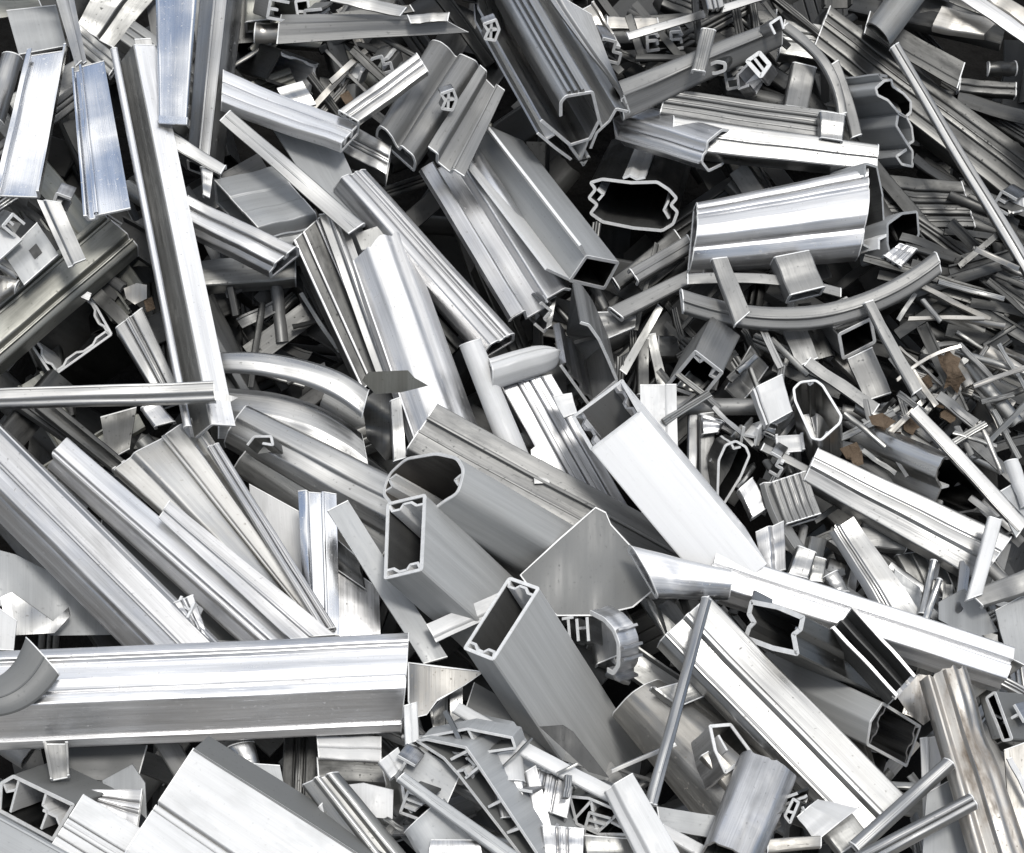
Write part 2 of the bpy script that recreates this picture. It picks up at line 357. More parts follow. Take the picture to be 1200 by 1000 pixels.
def plate(name, cat, label, pts, h, mat='du', curl=None, th=2.5, dent=2.0, group=None, tilt=(0, 0), rim=False):
    """an irregular piece of sheet: outline pts, h at its first point, tilt = height gained per unit across / down, curl(u, v) = extra height"""
    SEED[0] += 1; rnd = random.Random(SEED[0])
    bm = bmesh.new(); uvl = bm.loops.layers.uv.new('UVMap')
    cu, cv_ = sum(p[0] for p in pts) / len(pts), sum(p[1] for p in pts) / len(pts)
    o0 = at(cu, cv_, h)
    vs = [bm.verts.new((p[0], p[1], 0)) for p in pts]; bm.faces.new(vs)
    us, vs_ = [p[0] for p in pts], [p[1] for p in pts]
    stp = max(5, max(max(us) - min(us), max(vs_) - min(vs_)) / 16)
    for axis_, lo, hi in ((0, min(us), max(us)), (1, min(vs_), max(vs_))):
        c = lo + stp * .6
        while c < hi:
            no = (1, 0, 0) if axis_ == 0 else (0, 1, 0)
            bmesh.ops.bisect_plane(bm, geom=bm.verts[:] + bm.edges[:] + bm.faces[:], plane_co=(c, c, 0), plane_no=no); c += stp
    bmesh.ops.triangulate(bm, faces=[f for f in bm.faces if len(f.verts) > 4])
    sx = rnd.uniform(0, 50)
    for f in bm.faces:
        f.smooth = True
        for lp in f.loops: lp[uvl].uv = (lp.vert.co.x * .01, lp.vert.co.y * .01)
    for v in bm.verts:
        u, q = v.co.x, v.co.y
        hh = h + tilt[0] * (u - cu) + tilt[1] * (q - cv_) + dent * noise.noise(Vector((u * .02 + sx, q * .02, 0))) * 2
        if curl: hh += curl(u, q)
        v.co = at(u, q, hh) - o0
    rimv = [[v.co.copy() for v in e.verts] for e in bm.edges if e.is_boundary] if rim else []
    top = bm.verts[:]; bnd = [e for e in bm.edges if e.is_boundary]
    low = {v: bm.verts.new(v.co + FW * th * MM) for v in top}
    for f in bm.faces[:]:
        g = bm.faces.new([low[v] for v in reversed(f.verts)]); g.smooth = True
        for lp, l0 in zip(g.loops, reversed(f.loops)): lp[uvl].uv = l0[uvl].uv
    for e in bnd: bm.faces.new((e.verts[0], e.verts[1], low[e.verts[1]], low[e.verts[0]]))
    bmesh.ops.recalc_face_normals(bm, faces=bm.faces[:])
    me = bpy.data.meshes.new(name); bm.to_mesh(me); bm.free(); me.materials.append(MT[mat]); me.set_sharp_from_angle(angle=math.radians(40))
    o = bpy.data.objects.new(name, me); COL.objects.link(o); o.location = o0
    if rimv:                                             # bare sheared edge
        bm = bmesh.new(); bm.loops.layers.uv.new('UVMap'); ctr = Vector((0, 0, 0))
        for a, b in rimv:
            ia, ib = (ctr - a).normalized() * 1.6 * MM, (ctr - b).normalized() * 1.6 * MM
            q = [bm.verts.new(p) for p in (a - FW * .0008, b - FW * .0008, b + ib - FW * .0008, a + ia - FW * .0008)]
            r_ = [bm.verts.new(v.co + FW * .0016) for v in q]
            bm.faces.new(q); bm.faces.new(r_[::-1])
            for k in range(4): bm.faces.new((q[k], q[k - 1], r_[k - 1], r_[k]))
        bmesh.ops.recalc_face_normals(bm, faces=bm.faces[:])
        me = bpy.data.meshes.new('cut_edge'); bm.to_mesh(me); bm.free(); me.materials.append(MT['cut'])
        ce = bpy.data.objects.new('cut_edge', me); COL.objects.link(ce); ce.parent = o
    return tag(o, label, cat, group)

# ---- cross-sections, in picture units; x runs 0..W across, y points out of the heap
def flat(th=3): return lambda W: [([(0, 0), (W, 0)], False, th, 0)]
def chan(d=14, th=2.4, r=2.5): return lambda W: [([(0, 0), (0, -d), (W, -d), (W, 0)], False, th, r)]
def lipchan(d=14, lip=5, th=2.2): return lambda W: [([(lip, 0), (0, 0), (0, -d), (W, -d), (W, 0), (W - lip, 0)], False, th, 1.8)]
def box(d=30, th=2.4, r=2.5): return lambda W: [([(0, 0), (W, 0), (W, -d), (0, -d)], True, th, r)]
def ang(d=20, th=2.6): return lambda W: [([(0, -d), (0, 0), (W, 0)], False, th, 2)]
def cup(d=20, th=2.6, r=3): return lambda W: [([(0, -d), (0, 0), (W, 0), (W, -d)], False, th, r)]
def pr(f, d=30, th=2.4, r=2.0, closed=True, ctilt=None, pinch=None, inner='dk'):
    return lambda W: [([(x * W, y) for x, y in f] + ([(W, -d), (0, -d)] if closed else []), closed, th, r)]
def grooves(xs, d=30, gd=4, gw=3, th=2.4, r=1.2, closed=True, ctilt=None, pinch=None, inner='dk'):
    def f(W):
        q = [(0, 0)]
        for x in xs: q += [(x * W - gw / 2, 0), (x * W - gw / 2 + .6, -gd), (x * W + gw / 2 - .6, -gd), (x * W + gw / 2, 0)]
        q += [(W, 0)]
        return [(q + ([(W, -d), (0, -d)] if closed else []), closed, th, r)] if closed else [([(0, -d)] + q + [(W, -d)], False, th, r)]
    return f
def rnd_sec(d=20, th=2.4, n=9, back=True):
    def f(W):
        q = [(W / 2 - math.cos(math.pi * i / n) * W / 2, math.sin(math.pi * i / n) * d - d) for i in range(n + 1)]
        return [(q, back, th, 0)]
    return f
def rod(n=10):
    return lambda W: [([(W / 2 + W / 2 * math.cos(6.283 * i / n), -W / 2 + W / 2 * math.sin(6.283 * i / n)) for i in range(n)], True, max(1.2, W * .35), 0)]
def ribs(xs, hgt=3, wd=3.0, base=0):
    return lambda W: [[([(x * W - wd / 2, base - 1), (x * W - wd / 2, base + hgt), (x * W + wd / 2, base + hgt), (x * W + wd / 2, base - 1)], False, 1.4, .6)] for x in xs]
def web(x0, y0, x1, y1, th=2): return lambda W: [[([(x0 * W, y0), (x1 * W, y1)], False, th, 0)]]
def multi(*fs):
    def f(W):
        o = []
        for g in fs: o += g(W)
        return o
    return f
def wall_fins(xs, y0, y1, th=1.8): return lambda W: [[([(x * W, y0), (x * W, y1)], False, th, 0)] for x in xs]

# ---------------------------------------------------------------- the setting
def sheet(name, grid, mat):
    bm = bmesh.new(); vv = [[bm.verts.new(p) for p in r] for r in grid]
    for i in range(len(vv) - 1):
        for j in range(len(vv[0]) - 1):
            f = bm.faces.new((vv[i][j], vv[i + 1][j], vv[i + 1][j + 1], vv[i][j + 1])); f.smooth = True
    bmesh.ops.recalc_face_normals(bm, faces=bm.faces[:])
    me = bpy.data.meshes.new(name); bm.to_mesh(me); bm.free(); me.materials.append(MT[mat])
    o = bpy.data.objects.new(name, me); COL.objects.link(o); o['kind'] = 'structure'; return o
sheet('ground', [[(x, y, 0) for y in (-80, -30, -8, -3, 0, 3, 8, 30, 80)] for x in (-80, -30, -8, -3, 0, 3, 8, 30, 80)], 'yard')
gr = []
for iu in range(0, 61):
    row = []
    for iv in range(0, 51):
        u, v = -700 + iu * 2600 / 60, -700 + iv * 2300 / 50
        hh = -400 + 70 * noise.noise(Vector((u * .006, v * .006, 1))) + 30 * noise.noise(Vector((u * .02, v * .02, 5)))
        p = at(u, v, hh); p.z = max(p.z, -.05); row.append(p)
    gr.append(row)
sheet('terrain', gr, 'soil')

# ================================================================ the heap, largest and nearest pieces of each area first
G_BIG, G_SM = 'long aluminium profiles in the heap', 'small aluminium offcuts in the heap'
# ---- upper left
P('channel', 'channel', 'tall tray-shaped channel mirroring pale sky, leftmost of the upright trays', (33, 58), (76, 52), (-6, 222), (44, 224), (150, 165), chan(16), 'mi', nseg=14, dent=3, group=G_BIG, parts={'lip': web(0, 0, .1, 0)})
P('channel', 'channel', 'upright tray-shaped channel mirroring a patch of blue sky', (84, 80), (122, 72), (98, 254), (153, 244), (160, 195), pr([(0, 0), (.05, 0), (.08, -9), (.25, -9), (.28, -3), (1, -1)], 12, closed=False), 'mi', nseg=14, dent=3, group=G_BIG, parts={'rib': ribs([.27])})
P('long_angle', 'angle bar', 'longest steep bar with dark inner face and bright outer face, under the thin bar', (130, 58), (181, 50), (216, 500), (275, 496), (175, 215), pr([(0, -4), (.03, 0), (.12, 0), (.13, -34), (.16, -36), (.53, -2), (.56, 0), (1, -8)], 10, 2.6, closed=False), 'bb', nseg=14, dent=3, group=G_BIG, parts={'inner_face': web(.15, -33, .525, .6)}, pmat='du')  # duller overlay on the inner face paints its shaded side
P('end_lip', 'offcut', 'small folded white end sticking up behind the longest steep bar', (158, 48), (177, 47), (176, 120), None, 165, flat(3), 'an')
P('flat_strip', 'strip', 'flat hanging strip mirroring blue sky at the top edge', (183, -25), (231, -25), (186, 141), (219, 143), (160, 190), pr([(0, -3), (.06, 0), (.94, 0), (1, -3)], 8, closed=False), 'mi', nseg=14, dent=4, group=G_BIG, parts={'end_lip@.97:1.02': lambda W: [[([(0, 1), (W, 1), (W + 3, -6)], False, 2, 1)]]})
P('box_profile', 'profile', 'upright grey box profile with one bright face beside the blue strip', (235, -20), (283, -20), (219, 182), (257, 196), (125, 140), pr([(0, -14), (.38, 0), (.66, 2), (1, -26)], 34), 'an', group=G_BIG, parts={'rib': ribs([.38, .66], 2, 2)})
P('ribbed_profile', 'profile', 'short bright white profile with two ribs, pointing at the dark wavy profile', (262, 84), (260, 119), (420, 147), (400, 168), (150, 165), grooves([.42, .80], 14, gd=7, gw=5), 'bb', roll=20, group=G_BIG, parts={'rib': ribs([.45, .83], 1, 1.5)})
P('grey_plate', 'plate', 'square pale grey plate behind the left trays', (8, 14), (66, 8), (22, 64), (78, 54), 70, flat(3), 'lg')
P('narrow_channel', 'channel', 'narrow grey channel dropping from the top edge between two trays', (62, -14), (84, -14), (89, 78), (101, 70), (135, 150), pr([(0, 0), (.55, 3), (.6, -4), (1, -4)], 10, closed=False), 'an', parts={'rib': ribs([.57], 2, 2)})
P('wide_sheet', 'sheet', 'dull wide folded sheet rising to the top edge behind the trays', (90, 30), (132, 52), (120, -25), (190, -18), (30, 40), pr([(0, 0), (.55, -3), (.58, -9), (1, -9)], 15, closed=False), 'du')
P('ribbed_strip', 'strip', 'thin ribbed strip behind the top of the longest steep bar', (94, 30), (86, 50), (140, 70), (128, 88), 75, grooves([.35, .7], 10, gw=2), 'du')
P('curved_offcut', 'offcut', 'bright curved offcut at the left edge behind the trays', (24, 64), (2, 60), (2, 140), (-26, 130), (90, 100), rnd_sec(9), 'an')
P('dark_sheet', 'sheet', 'olive sheet scrap in the top left corner', (-20, 2), (-20, 26), (45, 0), (50, 12), 40, flat(3), 'ol')
P('thin_angle', 'angle bar', 'short thin angle lying across the grey box profile', (196, 152), (190, 166), (264, 194), (258, 204), 175, ang(8), 'an', parts={'flange': web(1, 0, 1, -8)})
P('angle_offcut', 'offcut', 'small upright angle end below the short thin angle', (236, 196), (250, 200), (238, 228), (246, 232), 170, ang(8), 'an')
P('small_strip', 'strip', 'small lilac strip with a fold, across the wide olive profile', (44, 236), (72, 240), (80, 314), (101, 306), (185, 185), pr([(0, 0), (.3, 0), (.34, 4), (1, 4)], 6, closed=False), 'an', parts={'rib': ribs([.32], 2, 2)})
P('slotted_plate', 'plate', 'pale plate with a dark slot beside the small lilac strip', (6, 300), (44, 262), (28, 334), (68, 298), 150, flat(3), 'lg', parts={'slot@.4:.7': lambda W: [[([(.5 * W, 2.5), (.72 * W, 2.5)], False, 1.5, 0)]]}, pmat='dg')
P('white_plate', 'plate', 'white plate corner at the left edge above the olive profile', (-30, 250), (6, 262), (-24, 326), (26, 282), 165, flat(3), 'wp')
P('curled_scrap', 'scrap', 'tan curled scrap at the left edge below the white plate', (-12, 318), (-8, 352), (22, 326), (16, 340), 150, rnd_sec(8), 'tn')
P('wide_profile', 'profile', 'wide olive profile with edge grooves climbing from the left edge', (-40, 386), (-40, 458), (120, 250), (160, 285), (120, 105), pr([(0, 0), (.1, 0), (.13, -6), (.2, -6), (.23, 0), (.72, 2), (.75, -8), (.84, -8), (.87, -2), (1, -6)], 34), 'ol', group=G_BIG, parts={'rib': ribs([.22, .88], 2, 2)})
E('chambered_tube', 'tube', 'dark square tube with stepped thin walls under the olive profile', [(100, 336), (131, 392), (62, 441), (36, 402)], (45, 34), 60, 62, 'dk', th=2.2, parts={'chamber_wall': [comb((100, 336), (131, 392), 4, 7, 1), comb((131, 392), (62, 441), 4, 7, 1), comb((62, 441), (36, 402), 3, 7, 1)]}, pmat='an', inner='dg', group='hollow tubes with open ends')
P('ribbed_profile', 'profile', 'grey ribbed stub standing left of the longest steep bar', (137, 384), (166, 362), (188, 470), (212, 462), 105, grooves([.35, .62], 26), 'an', parts={'rib': ribs([.48], 2, 2)})
P('thin_bar', 'bar', 'thin level bar from the left edge across the longest steep bar', (-30, 456), (-30, 475), (250, 446), (252, 467), 245, pr([(0, -6), (.12, 0), (.62, 0), (.75, -4), (1, -5)], 14), 'an', group=G_BIG, parts={'rib': ribs([.12], 1.5, 2)})
plate('torn_tab', 'scrap', 'small torn triangular tab at the end of the thin level bar', [(250, 458), (279, 466), (270, 471), (252, 469)], 262, 'an')
P('flat_bar', 'bar', 'dull flat bar under the ribs of the olive profile, near a yellowish scrap', (110, 330), (100, 342), (160, 380), (150, 392), 70, flat(3), 'dk')
plate('yellow_scrap', 'scrap', 'yellowish crumpled scrap beside the longest steep bar', [(145, 338), (160, 332), (172, 334), (172, 350), (158, 357), (148, 350)], 95, 'tn', dent=8)
P('dark_channel', 'channel', 'dark channel under the thin level bar at the left', (40, 476), (62, 470), (132, 550), (146, 540), 110, lipchan(14), 'dk', parts={'lip': web(0, 0, .3, 0)})
P('dark_channel', 'channel', 'black channel running down to the fan-shaped profile', (10, 470), (44, 470), (112, 540), (134, 552), 80, grooves([.3, .7], 18), 'dg', parts={'rib': ribs([.5], 2, 2)}, pmat='dk')
P('dark_plate', 'plate', 'dark plate standing between the thin level bar and the fan-shaped profile', (118, 490), (160, 478), (126, 540), (152, 526), 60, flat(3), 'dk')
P('bright_stub', 'offcut', 'small bright stub under the end of the longest steep bar', (166, 478), (184, 470), (182, 500), (204, 494), 130, cup(9), 'br')
# ---- upper middle left
P('long_sheet', 'sheet', 'pointed dark sheet lying level near the top edge', (330, 18), (325, 52), (500, 18), (548, 38), (95, 105), pr([(0, 0), (.35, 3), (.4, 8), (.75, 2), (1, 0)], 8, closed=False), 'sa', parts={'fold': web(.34, 4, .42, 9)})
P('bright_strip', 'strip', 'narrow bright strip slanting over the pointed dark sheet', (395, -10), (388, 2), (476, 9), (468, 20), 125, ang(6), 'an', parts={'flange': web(0, 0, 0, -6)})
P('bright_strip', 'strip', 'short bright strip at the tip of the pointed dark sheet', (478, 18), (482, 28), (526, 15), (524, 25), 128, ang(6), 'an')
P('top_strip', 'strip', 'grey strip crossing the top edge above the pointed dark sheet', (360, 20), (362, 30), (480, 6), (485, 14), 60, flat(3), 'dk')
E('chambered_end', 'profile', 'small profile with a chambered end near the top edge', [([(346, 2), (360, 0), (364, 22), (360, 46), (348, 48), (350, 26)], True, 2.5, 2)], (-44, 6), 75, 55, 'du', parts={'chamber_wall': [[(350, 14), (362, 14)], [(350, 26), (363, 28)], [(349, 38), (361, 36)]]})
P('round_pipe', 'pipe', 'yellowish pipe stub beside the small chambered end', (300, 24), (298, 44), (338, 24), (342, 44), 85, rnd_sec(10), 'tn')
P('olive_box', 'offcut', 'olive box offcut at the top edge left of the chambered end', (290, -14), (320, -14), (288, 26), (318, 22), 70, box(24), 'ol')
E('square_tube', 'tube', 'dark square tube with ragged edge behind the short white ribbed profile', [(330, 60), (374, 76), (366, 112), (312, 94)], (-60, -20), 72, 58, 'dk', torn=2, parts={'chamber_wall': [comb((330, 60), (374, 76), 3, 4, 1), comb((374, 76), (366, 112), 3, 4, 1)]}, pmat='an', inner='dg', group='hollow tubes with open ends')
P('ribbed_strip', 'strip', 'ribbed grey strip leaning from the white profile end to the wavy profile', (488, 64), (501, 84), (398, 130), (420, 143), (172, 168), grooves([.3, .62], 10, gw=2), 'an', group=G_BIG, parts={'rib': ribs([.46], 1.5, 2)})
P('grey_flat', 'sheet', 'small light plate behind the short white ribbed profile', (325, 105), (355, 97), (340, 130), (370, 122), 118, flat(3), 'an')
P('box_profile', 'profile', 'short striped profile ending in the dark hollow below the white ribbed profile', (398, 176), (418, 150), (452, 204), (458, 172), 105, grooves([.35, .6], 30), 'an', parts={'rib': ribs([.5], 2, 2)})
P('wavy_profile', 'profile', 'broad dull profile with an S-shaped wavy end', (444, 144), (488, 184), (505, 44), (562, 72), (135, 115), pr([(0, -14), (.06, -3), (.2, 0), (.36, -4), (.5, -13), (.58, -14), (.62, -4), (.92, -3), (1, -12)], 30, 2.8, 3), 'sa', group=G_BIG, parts={'end_channel': lambda W: [[([(.72 * W, -4), (.72 * W, -12), (.9 * W, -12), (.9 * W, -4)], False, 1.8, 0)]]})
P('stepped_channel', 'channel', 'dull stepped channel right of the broad wavy profile', (502, 172), (545, 204), (562, 78), (592, 104), (155, 140), pr([(0, 0), (.25, 0), (.28, -16), (.66, -18), (.7, -8), (1, -6)], 26, closed=False), 'sa', group=G_BIG, parts={'lip': web(0, 0, .08, -6), 'rib': ribs([.7], 2, 2, -8)})
for lab, du, dv in (('small bracket with two screw holes between the wavy profile and stepped channel', 527, 118), ('small bracket with screw holes near the top edge left of the large double profile', 577, 36)):
    E('corner_bracket', 'bracket', lab, [([(du - 10, dv - 8), (du + 4, dv - 13), (du + 8, dv - 2), (du + 3, dv + 11), (du - 9, dv + 9), (du - 5, dv)], True, 2.4, 1)], (-4, -7), 182, 60, 'br', parts={'web': [[(du - 6, dv), (du + 8, dv - 2)], [(du - 1, dv - 10), (du - 2, dv + 10)]]}, group='small brackets')
# ---- large double profile at top centre
E('double_profile', 'profile', 'large double profile with U-shaped channel on a V-shaped base at top centre',
  [([(657, 136), (657, 120), (663, 113), (694, 108), (702, 141)], False, 3, 3), ([(634, 141), (668, 170), (691, 163), (702, 141)], False, 3, 1), ([(630, 156), (650, 173), (669, 187)], False, 2.6, 1), ([(692, 174), (699, 156), (714, 142), (722, 128), (735, 131)], False, 2.6, 1)],
  (-98, -172), 165, 36, 'an', parts={'web': [[(650, 158), (640, 164)], [(668, 172), (684, 194), (690, 184)], [(690, 163), (680, 188)], [(706, 150), (703, 143)]], 'rib': [[(668, 111), (667, 107)], [(676, 110), (675, 106)], [(684, 109), (683, 105)]], 'end_foot': [[(676, 190), (692, 186)]]}, group=G_BIG, nseg=12)
P('side_flange', 'profile', 'light flat profile flanking the large double profile on its right', (640, -10), (692, 20), (728, 108), (737, 133), (128, 160), pr([(0, -4), (.2, -3), (.25, 2), (1, 2)], 12, closed=False), 'an', group=G_BIG)
P('rail_bar', 'bar', 'long bar rising right from the double profile end under a clip', (722, 96), (734, 130), (914, 20), (920, 44), (135, 120), pr([(0, -3), (.1, 0), (.48, 2), (.55, -4), (1, -16)], 22), 'sa', group=G_BIG, parts={'rib': ribs([.5], 2, 2)})
E('rail_end', 'offcut', 'small open hook end at the far right tip of the long clipped bar', [([(908, 40), (902, 28), (914, 20), (918, 34)], False, 2.5, 2)], (-14, 6), 140, 50, 'br')
P('clip', 'clip', 'small bent clip hung over the long bar', (823, 34), (838, 36), (812, 82), (826, 84), 158, cup(8), 'sa', parts={'rib': ribs([.35, .7], 1.5, 2)})
E('ring_link', 'clip', 'small rounded loop under the clip', [([(826, 78), (840, 72), (850, 74), (850, 82), (838, 86), (826, 84)], True, 3, 3)], (10, -10), 115, 60, 'du')
P('thin_strip', 'strip', 'thin light strip rising to the top edge right of centre', (735, 39), (738, 47), (900, -10), (904, -2), (115, 110), ang(5), 'an')
P('dark_strip', 'strip', 'dark flat strip under the thin light strip', (690, 22), (688, 52), (910, 12), (906, 44), (45, 40), grooves([.5], 16), 'dk')
P('yellow_channel', 'channel', 'yellowish narrow channel hanging from the top edge right of the double profile', (676, 12), (695, 2), (704, 52), (718, 40), 90, chan(8), 'tn')
P('short_strip', 'strip', 'tan short strip above the small lettered-looking profile ends', (712, 20), (712, 34), (770, 22), (772, 34), 85, ang(6), 'tn')
for k, (lab, u0, v0) in enumerate((('small profile end shaped like a C below the thin light strip', 758, 38), ('small profile end shaped like an E beside the C-shaped end', 786, 36))):
    E('profile_end', 'profile', lab, [([(u0 + 12, v0 + 1), (u0, v0 + 2), (u0 + 1, v0 + 22), (u0 + 15, v0 + 20)], False, 2.6, 1)], (-8, -16), 80, 62, 'du', parts={'web': [[(u0, v0 + 11), (u0 + 12, v0 + 10), (u0 + 13, v0 + 15)], [(u0 + 10, v0 + 1), (u0 + 14, v0 + 6)]]}, pmat='an', group='small open profile ends')
E('corner_bracket', 'bracket', 'bright corner bracket with two holes under the long clipped bar', [([(876, 72), (890, 62), (902, 76), (892, 90)], True, 4, 1.5)], (10, 12), 125, 55, 'br', parts={'web': [[(883, 67), (896, 84)]], 'hook': [[(876, 76), (864, 88), (866, 104), (878, 100)]]}, group='small brackets')
E('ribbed_tube', 'tube', 'bright ribbed tube with a flat round open end right of the double profile', [(829, 166), (846, 152), (856, 153), (859, 166), (857, 178), (846, 192), (830, 200), (822, 190), (824, 181), (828, 177)], (-122, -36), 150, 30, 'bb', th=2.6, fr=3, parts={'rib': [[(823, 189), (819, 191)], [(829, 178), (825, 176)]]}, group=G_BIG)
P('rail', 'rail', 'pale three-ribbed rail with a dark joint, upper of two behind the ribbed tube', (782, 104), (774, 132), (990, 134), (984, 164), (105, 108), grooves([.3, .6], 22, gw=4), 'sa', group=G_BIG, parts={'rib': ribs([.15, .45, .8], 1.5, 2), 'joint': lambda W: [[([(0, .8), (W, .8)], False, 1.5, 0)]][:0]})
P('rail', 'rail', 'smooth pale blue-white rail, lower of two behind the ribbed tube', (790, 134), (788, 172), (1029, 168), (1027, 198), (122, 125), pr([(0, -6), (.1, 0), (.52, 1), (.56, -3), (1, -2)], 26), 'an', group=G_BIG, parts={'rib': ribs([.54], 1.5, 2)})
P('end_block', 'offcut', 'small square grey block at the end of the upper rail', (962, 131), (990, 135), (962, 161), (987, 165), 132, box(16), 'an')
P('fluted_profile', 'profile', 'big bright fluted barrel-shaped profile below the pale rails', (821, 228), (814, 304), (1022, 186), (1013, 288), (165, 160), pr([(0, -26), (.05, -20), (.1, -17), (.14, -20), (.2, -12), (.26, -9), (.3, -12), (.36, -5), (.5, 0), (.64, -2), (.72, -8), (.76, -14), (.8, -12), (.92, -18), (1, -30)], 44, 2.8, 1.5), 'bb', nseg=12, group=G_BIG, parts={'rib': ribs([.14, .3, .77], 1.5, 2, -14)})
E('ragged_collar', 'profile', 'grey ragged profile end behind the right tip of the fluted barrel profile', [([(1014, 192), (1028, 196), (1034, 230), (1036, 276), (1020, 292), (1012, 286)], True, 3, 2)], (-50, 14), 150, 45, 'lg', torn=3, inner='du')
E('open_box', 'tube', 'open dark box profile under the grey ragged end, right of the fluted barrel', [(1040, 262), (1057, 250), (1075, 248), (1076, 276), (1066, 296), (1044, 302), (1040, 284)], (-42, 12), 140, 48, 'lg', torn=2, parts={'fin': [[(1040, 275), (1030, 280), (1030, 292)]]}, group='hollow tubes with open ends')
P('ribbed_offcut', 'offcut', 'small bright ribbed offcut below the open dark box profile', (1036, 300), (1056, 312), (1054, 286), (1074, 292), 150, grooves([.3, .6], 10, gw=2), 'br', parts={'rib': ribs([.45, .8], 1.5, 1.5)}, group=G_SM)
E('oval_tube', 'tube', 'black-mouthed oval tube with stepped sides, looking straight out of the heap', [(692, 214), (706, 210), (740, 214), (770, 213), (784, 222), (793, 232), (786, 240), (794, 248), (789, 262), (776, 270), (742, 267), (706, 260), (692, 250), (700, 240), (690, 232), (698, 222)], (30, -60), 80, 78, 'dk', th=2.8, parts={'chamber_wall': [[(730, 209), (738, 206), (746, 210), (756, 208)], [(700, 222), (707, 228), (701, 235)], [(783, 236), (778, 246), (784, 256)]]}, pmat='an', inner='dg', group='hollow tubes with open ends')
# ---- pair of profiles at centre
E('box_profile', 'profile', 'large steep box profile with a dark square mouth, left of the oval tube', [(687, 301), (724, 308), (708, 338), (668, 329)], (-138, -178), 172, 34, 'lg', fr=1.5, nseg=10, group=G_BIG, parts={'fin': [[(668, 329), (640, 316)], [(687, 301), (680, 288)]]})
P('channel', 'channel', 'steep channel with bright rims left of the large steep box profile', (597, 374), (668, 333), (492, 200), (556, 162), (138, 100), pr([(0, -4), (.04, 0), (.24, 0), (.27, -20), (.58, -20), (.62, -2), (.9, -2), (1, -12)], 24, closed=False), 'bb', group=G_BIG, parts={'lip': lambda W: [[([(0, -2), (.03 * W, 2), (.2 * W, 2)], False, 2, 0)]], 'foot@-.02:.03': lambda W: [[([(.6 * W, -3), (.66 * W, -12), (.6 * W, -18)], False, 2, 1)]]}, pmat='br')
P('support_fin', 'strip', 'small light fin hanging under the foot of the steep rimmed channel', (652, 348), (644, 352), (646, 382), (640, 386), 112, flat(3), 'an')
# ---- upper right
P('long_profile', 'profile', 'long dark ribbed profile sloping to the right edge', (973, 8), (955, 54), (1240, 205), (1215, 258), (75, 70), grooves([.22, .5, .78], 26), 'dk', group=G_BIG, parts={'rib': ribs([.36], 2, 2)})
P('dark_band', 'strip', 'dark narrow band above the long dark ribbed profile', (1020, 14), (1012, 42), (1130, 74), (1120, 106), (85, 90), pr([(0, 0), (.7, 0), (.74, 4), (1, 4)], 12, closed=False), 'dk', parts={'edge': lambda W: [[([(0, 1), (W, 1)], False, 2, 0)]][:0]})
P('thin_rod', 'rod', 'thin bright double rod crossing the long dark ribbed profile', (1053, 51), (1044, 57), (1217, 320), (1205, 328), (165, 170), pr([(0, 0), (.4, 2), (.5, -3), (.6, 2), (1, 0)], 6, 1.6, .8), 'an', group=G_BIG, parts={'rib': ribs([.25], 1.2, 1.5)})
P('white_strip', 'strip', 'bright white strip cutting across the top right corner', (1130, -16), (1116, -6), (1216, 42), (1206, 55), 125, ang(7), 'br')
P('tan_strip', 'strip', 'tan strip in the top right corner beside the bright white strip', (1156, -20), (1140, -14), (1215, 20), (1206, 34), 105, cup(8), 'tn')
P('short_channel', 'channel', 'short tan channel with bright ragged ends near the top right corner', (1107, 6), (1092, 34), (1168, 22), (1152, 44), 95, pr([(0, -6), (.1, 0), (.9, 0), (1, -6)], 12, closed=False), 'tn', torn=5, parts={'end_lip': lambda W: [[([(0, 1.6), (W, 1.6)], False, 2, 0)]][:0]})
E('bracket_profile', 'profile', 'curved grey profile with a jagged hollow edge crossing the long dark profile', [([(1026, 104), (1036, 95), (1044, 94), (1046, 102), (1058, 110), (1067, 120), (1067, 132), (1061, 138), (1052, 132), (1040, 118), (1028, 112)], True, 2.4, 2), ([(1052, 136), (1050, 148), (1062, 168), (1069, 178), (1069, 196), (1056, 193), (1050, 184), (1062, 176)], False, 2.4, 2), ([(1053, 134), (1062, 138), (1068, 150), (1070, 166), (1064, 170)], False, 2.2, 1)], (-62, 6), 135, 44, 'lg', parts={'hook': [[(1036, 96), (1030, 88), (1040, 90)]]}, group=G_BIG)
P('bent_strip', 'strip', 'thin bent strip arching down left of the curved jagged profile', (924, 27), (917, 33), (992, 132), (983, 135), 120, cup(6), 'sa', bend=(14, -6), nseg=14)
P('thin_bar', 'bar', 'thin crooked bar beside the thin bent strip', (982, 72), (972, 78), (1009, 158), (998, 162), 110, cup(5), 'sa', bend=(3, 0))
P('short_block', 'offcut', 'short upright grey block behind the pale rails', (930, 74), (956, 80), (920, 124), (946, 128), 92, box(20), 'sa')
P('ribbed_offcut', 'offcut', 'short dull ribbed offcut between the long bar end and the dark ribbed profile', (920, 24), (914, 62), (984, 34), (966, 72), 60, grooves([.3, .6], 20), 'du', parts={'rib': ribs([.45], 2, 2)})
P('stacked_rails', 'profile', 'dark ribbed profile end lying level under the curved jagged profile', (1040, 206), (1036, 266), (1126, 214), (1142, 266), 70, grooves([.25, .5, .75], 22, gw=4), 'dk', group=G_BIG, parts={'rib': ribs([.37, .62, .87], 2, 3)})
P('dark_flat', 'strip', 'dark strip end near the right edge below the white corner strip', (1126, 92), (1124, 106), (1190, 98), (1190, 112), 60, grooves([.5], 10), 'dk')
P('round_stub', 'offcut', 'small round stub with hole in the dark area near the right edge', (1160, 70), (1160, 84), (1190, 70), (1192, 84), 60, rnd_sec(8), 'dk')
P('small_hook', 'offcut', 'small ragged bright hook at the right edge beside the double rod', (1180, 232), (1186, 250), (1205, 226), (1208, 244), 110, chan(8), 'an', torn=4)
